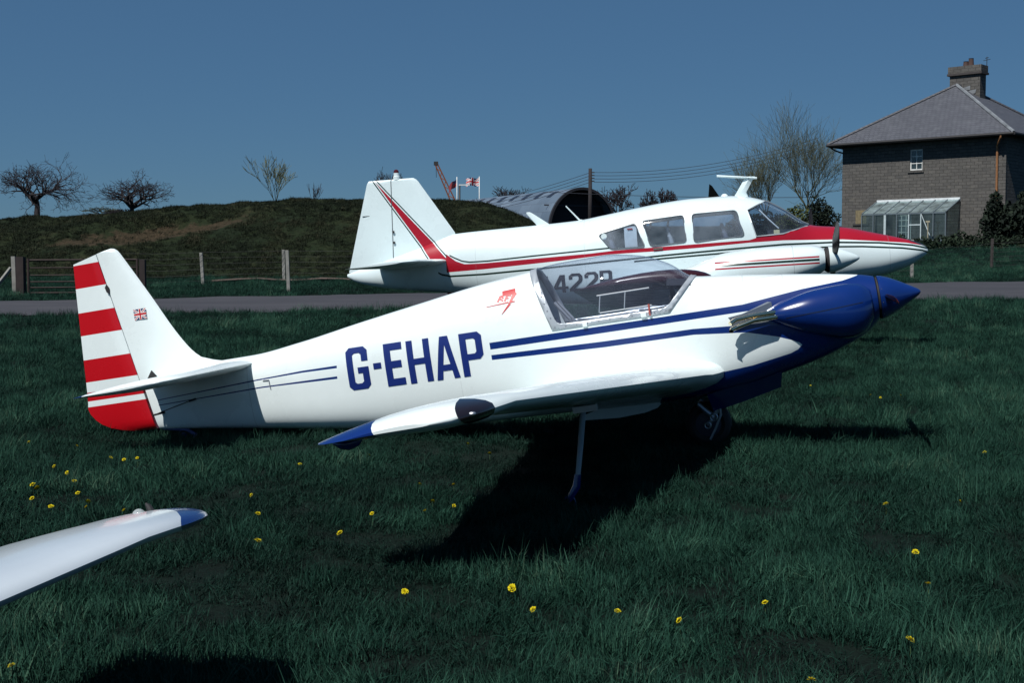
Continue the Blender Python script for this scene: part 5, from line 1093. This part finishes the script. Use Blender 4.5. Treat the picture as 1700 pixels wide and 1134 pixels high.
for i in range(10): make_tuft(tuftcol, 'tuft%02d' % i, 60, [.055, .08, .045, .10, .065][i % 5], .0034, .085, GRASSM, 100 + i)
for i in range(6): make_tuft(roughcol, 'rough%02d' % i, 34, .20, .016, .16, ROUGHM, 200 + i, 2)
def scatter(name, pts, scl, tnt, col, ncol, mat, label):
    me = bpy.data.meshes.new(name); n = len(pts); me.vertices.add(n); me.vertices.foreach_set('co', np.asarray(pts, dtype=np.float32).ravel())
    rot = np.zeros((n, 3), np.float32); rot[:, 2] = rng.uniform(0, 6.283, n); rot[:, :2] = rng.normal(0, .26, (n, 2))
    a = me.attributes.new('rot', 'FLOAT_VECTOR', 'POINT'); a.data.foreach_set('vector', rot.ravel())
    a = me.attributes.new('scl', 'FLOAT_VECTOR', 'POINT'); a.data.foreach_set('vector', np.asarray(scl, np.float32).ravel())
    a = me.attributes.new('tint', 'FLOAT', 'POINT'); a.data.foreach_set('value', np.asarray(tnt, np.float32))
    a = me.attributes.new('idx', 'INT', 'POINT'); a.data.foreach_set('value', rng.integers(0, ncol, n).astype(np.int32))
    o = bpy.data.objects.new(name, me); COL.objects.link(o); me.materials.append(mat)
    ng = bpy.data.node_groups.new(name + '_nodes', 'GeometryNodeTree'); ng.interface.new_socket('Geometry', in_out='INPUT', socket_type='NodeSocketGeometry'); ng.interface.new_socket('Geometry', in_out='OUTPUT', socket_type='NodeSocketGeometry')
    gi = ng.nodes.new('NodeGroupInput'); go = ng.nodes.new('NodeGroupOutput'); ci = ng.nodes.new('GeometryNodeCollectionInfo'); ci.inputs['Collection'].default_value = col
    ci.inputs['Separate Children'].default_value = True; ci.inputs['Reset Children'].default_value = True
    ip = ng.nodes.new('GeometryNodeInstanceOnPoints'); ip.inputs['Pick Instance'].default_value = True
    def att(nm, ty):
        q = ng.nodes.new('GeometryNodeInputNamedAttribute'); q.data_type = ty; q.inputs['Name'].default_value = nm; return q.outputs['Attribute']
    er = ng.nodes.new('FunctionNodeEulerToRotation'); ng.links.new(att('rot', 'FLOAT_VECTOR'), er.inputs[0])
    ng.links.new(gi.outputs[0], ip.inputs['Points']); ng.links.new(ci.outputs[0], ip.inputs['Instance']); ng.links.new(att('idx', 'INT'), ip.inputs['Instance Index'])
    ng.links.new(er.outputs[0], ip.inputs['Rotation']); ng.links.new(att('scl', 'FLOAT_VECTOR'), ip.inputs['Scale']); ng.links.new(ip.outputs[0], go.inputs[0])
    md = o.modifiers.new('scatter', 'NODES'); md.node_group = ng
    o['kind'] = 'stuff'; o['label'] = label; o['category'] = 'grass'
    return o
def nz(x, y, s, o): return mnoise.fractal(Vector((x * s + o, y * s - o, o)), 1.0, 2.0, 3)
P, S, T = [], [], []
for (y0, y1, den, k) in ((2.6, 6, 330, .95), (6, 10, 260, 1.0), (10, 16, 150, 1.15), (16, 24, 80, 1.4), (24, 62, 34, 1.9)):
    mg = 1.4 if y0 < 20 else 2.5; xw = lambda y: .42 * y + mg
    area = 2 * xw((y0 + y1) / 2) * (y1 - y0); n = int(area * den)
    yy = rng.uniform(y0, y1, n * 2); keep = rng.random(n * 2) < xw(yy) / xw(y1); yy = yy[keep][:n]; xx = rng.uniform(-1, 1, len(yy)) * xw(yy)
    for x_, y_ in zip(xx, yy):
        x_ = float(x_); y_ = float(y_)
        if y_ > 24 and lin(ROADN, x_) + .1 < y_ < lin(ROADF, x_) - .1: continue
        if y_ > 42.5 and x_ < 5: continue
        a = nz(x_, y_, .55, 3.3); b_ = nz(x_, y_, 2.3, 8.8)
        if b_ < -.22 and random.random() < .6: continue
        h = 1 + .5 * a + 1.0 * b_
        s_ = k * max(.45, h) * random.uniform(.8, 1.15); P.append((x_, y_, tz(x_, y_))); S.append((k * random.uniform(.85, 1.2), k * random.uniform(.85, 1.2), s_)); T.append(min(1, max(0, .46 + .45 * a + .50 * b_ + random.gauss(0, .13))))
scatter('grass', P, S, T, tuftcol, 10, GRASSM, 'short dark green grass covering the field')
P, S, T = [], [], []
for i in range(44000):
    x_ = random.uniform(-24, 4.5); y_ = random.uniform(41.8, 53.5)
    u_ = x_ + 12.9; v_ = y_ - 47.5 - u_ * .25; sc_ = 1.5 - .13 * u_ * u_ - 1.0 * v_ * v_ + 1.1 * nz(x_, y_, 1.2, 2.0)
    if sc_ > .0 and random.random() < .93: continue
    a = nz(x_, y_, .35, 1.0); b_ = nz(x_, y_, 1.4, 5.0)
    if b_ < -.25 and random.random() < .6: continue
    k = random.uniform(.4, .8) * (1 + .5 * b_) * (1 - .4 * smooth(51, 52.5, y_)); P.append((x_, y_, bank(x_, y_) - .03)); S.append((k * 1.1, k * 1.1, k * .8)); T.append(min(1, max(0, .42 + .55 * a + .45 * b_ + random.gauss(0, .16))))
scatter('bank_grass', P, S, T, roughcol, 6, ROUGHM, 'rough tussocky grass covering the bank')
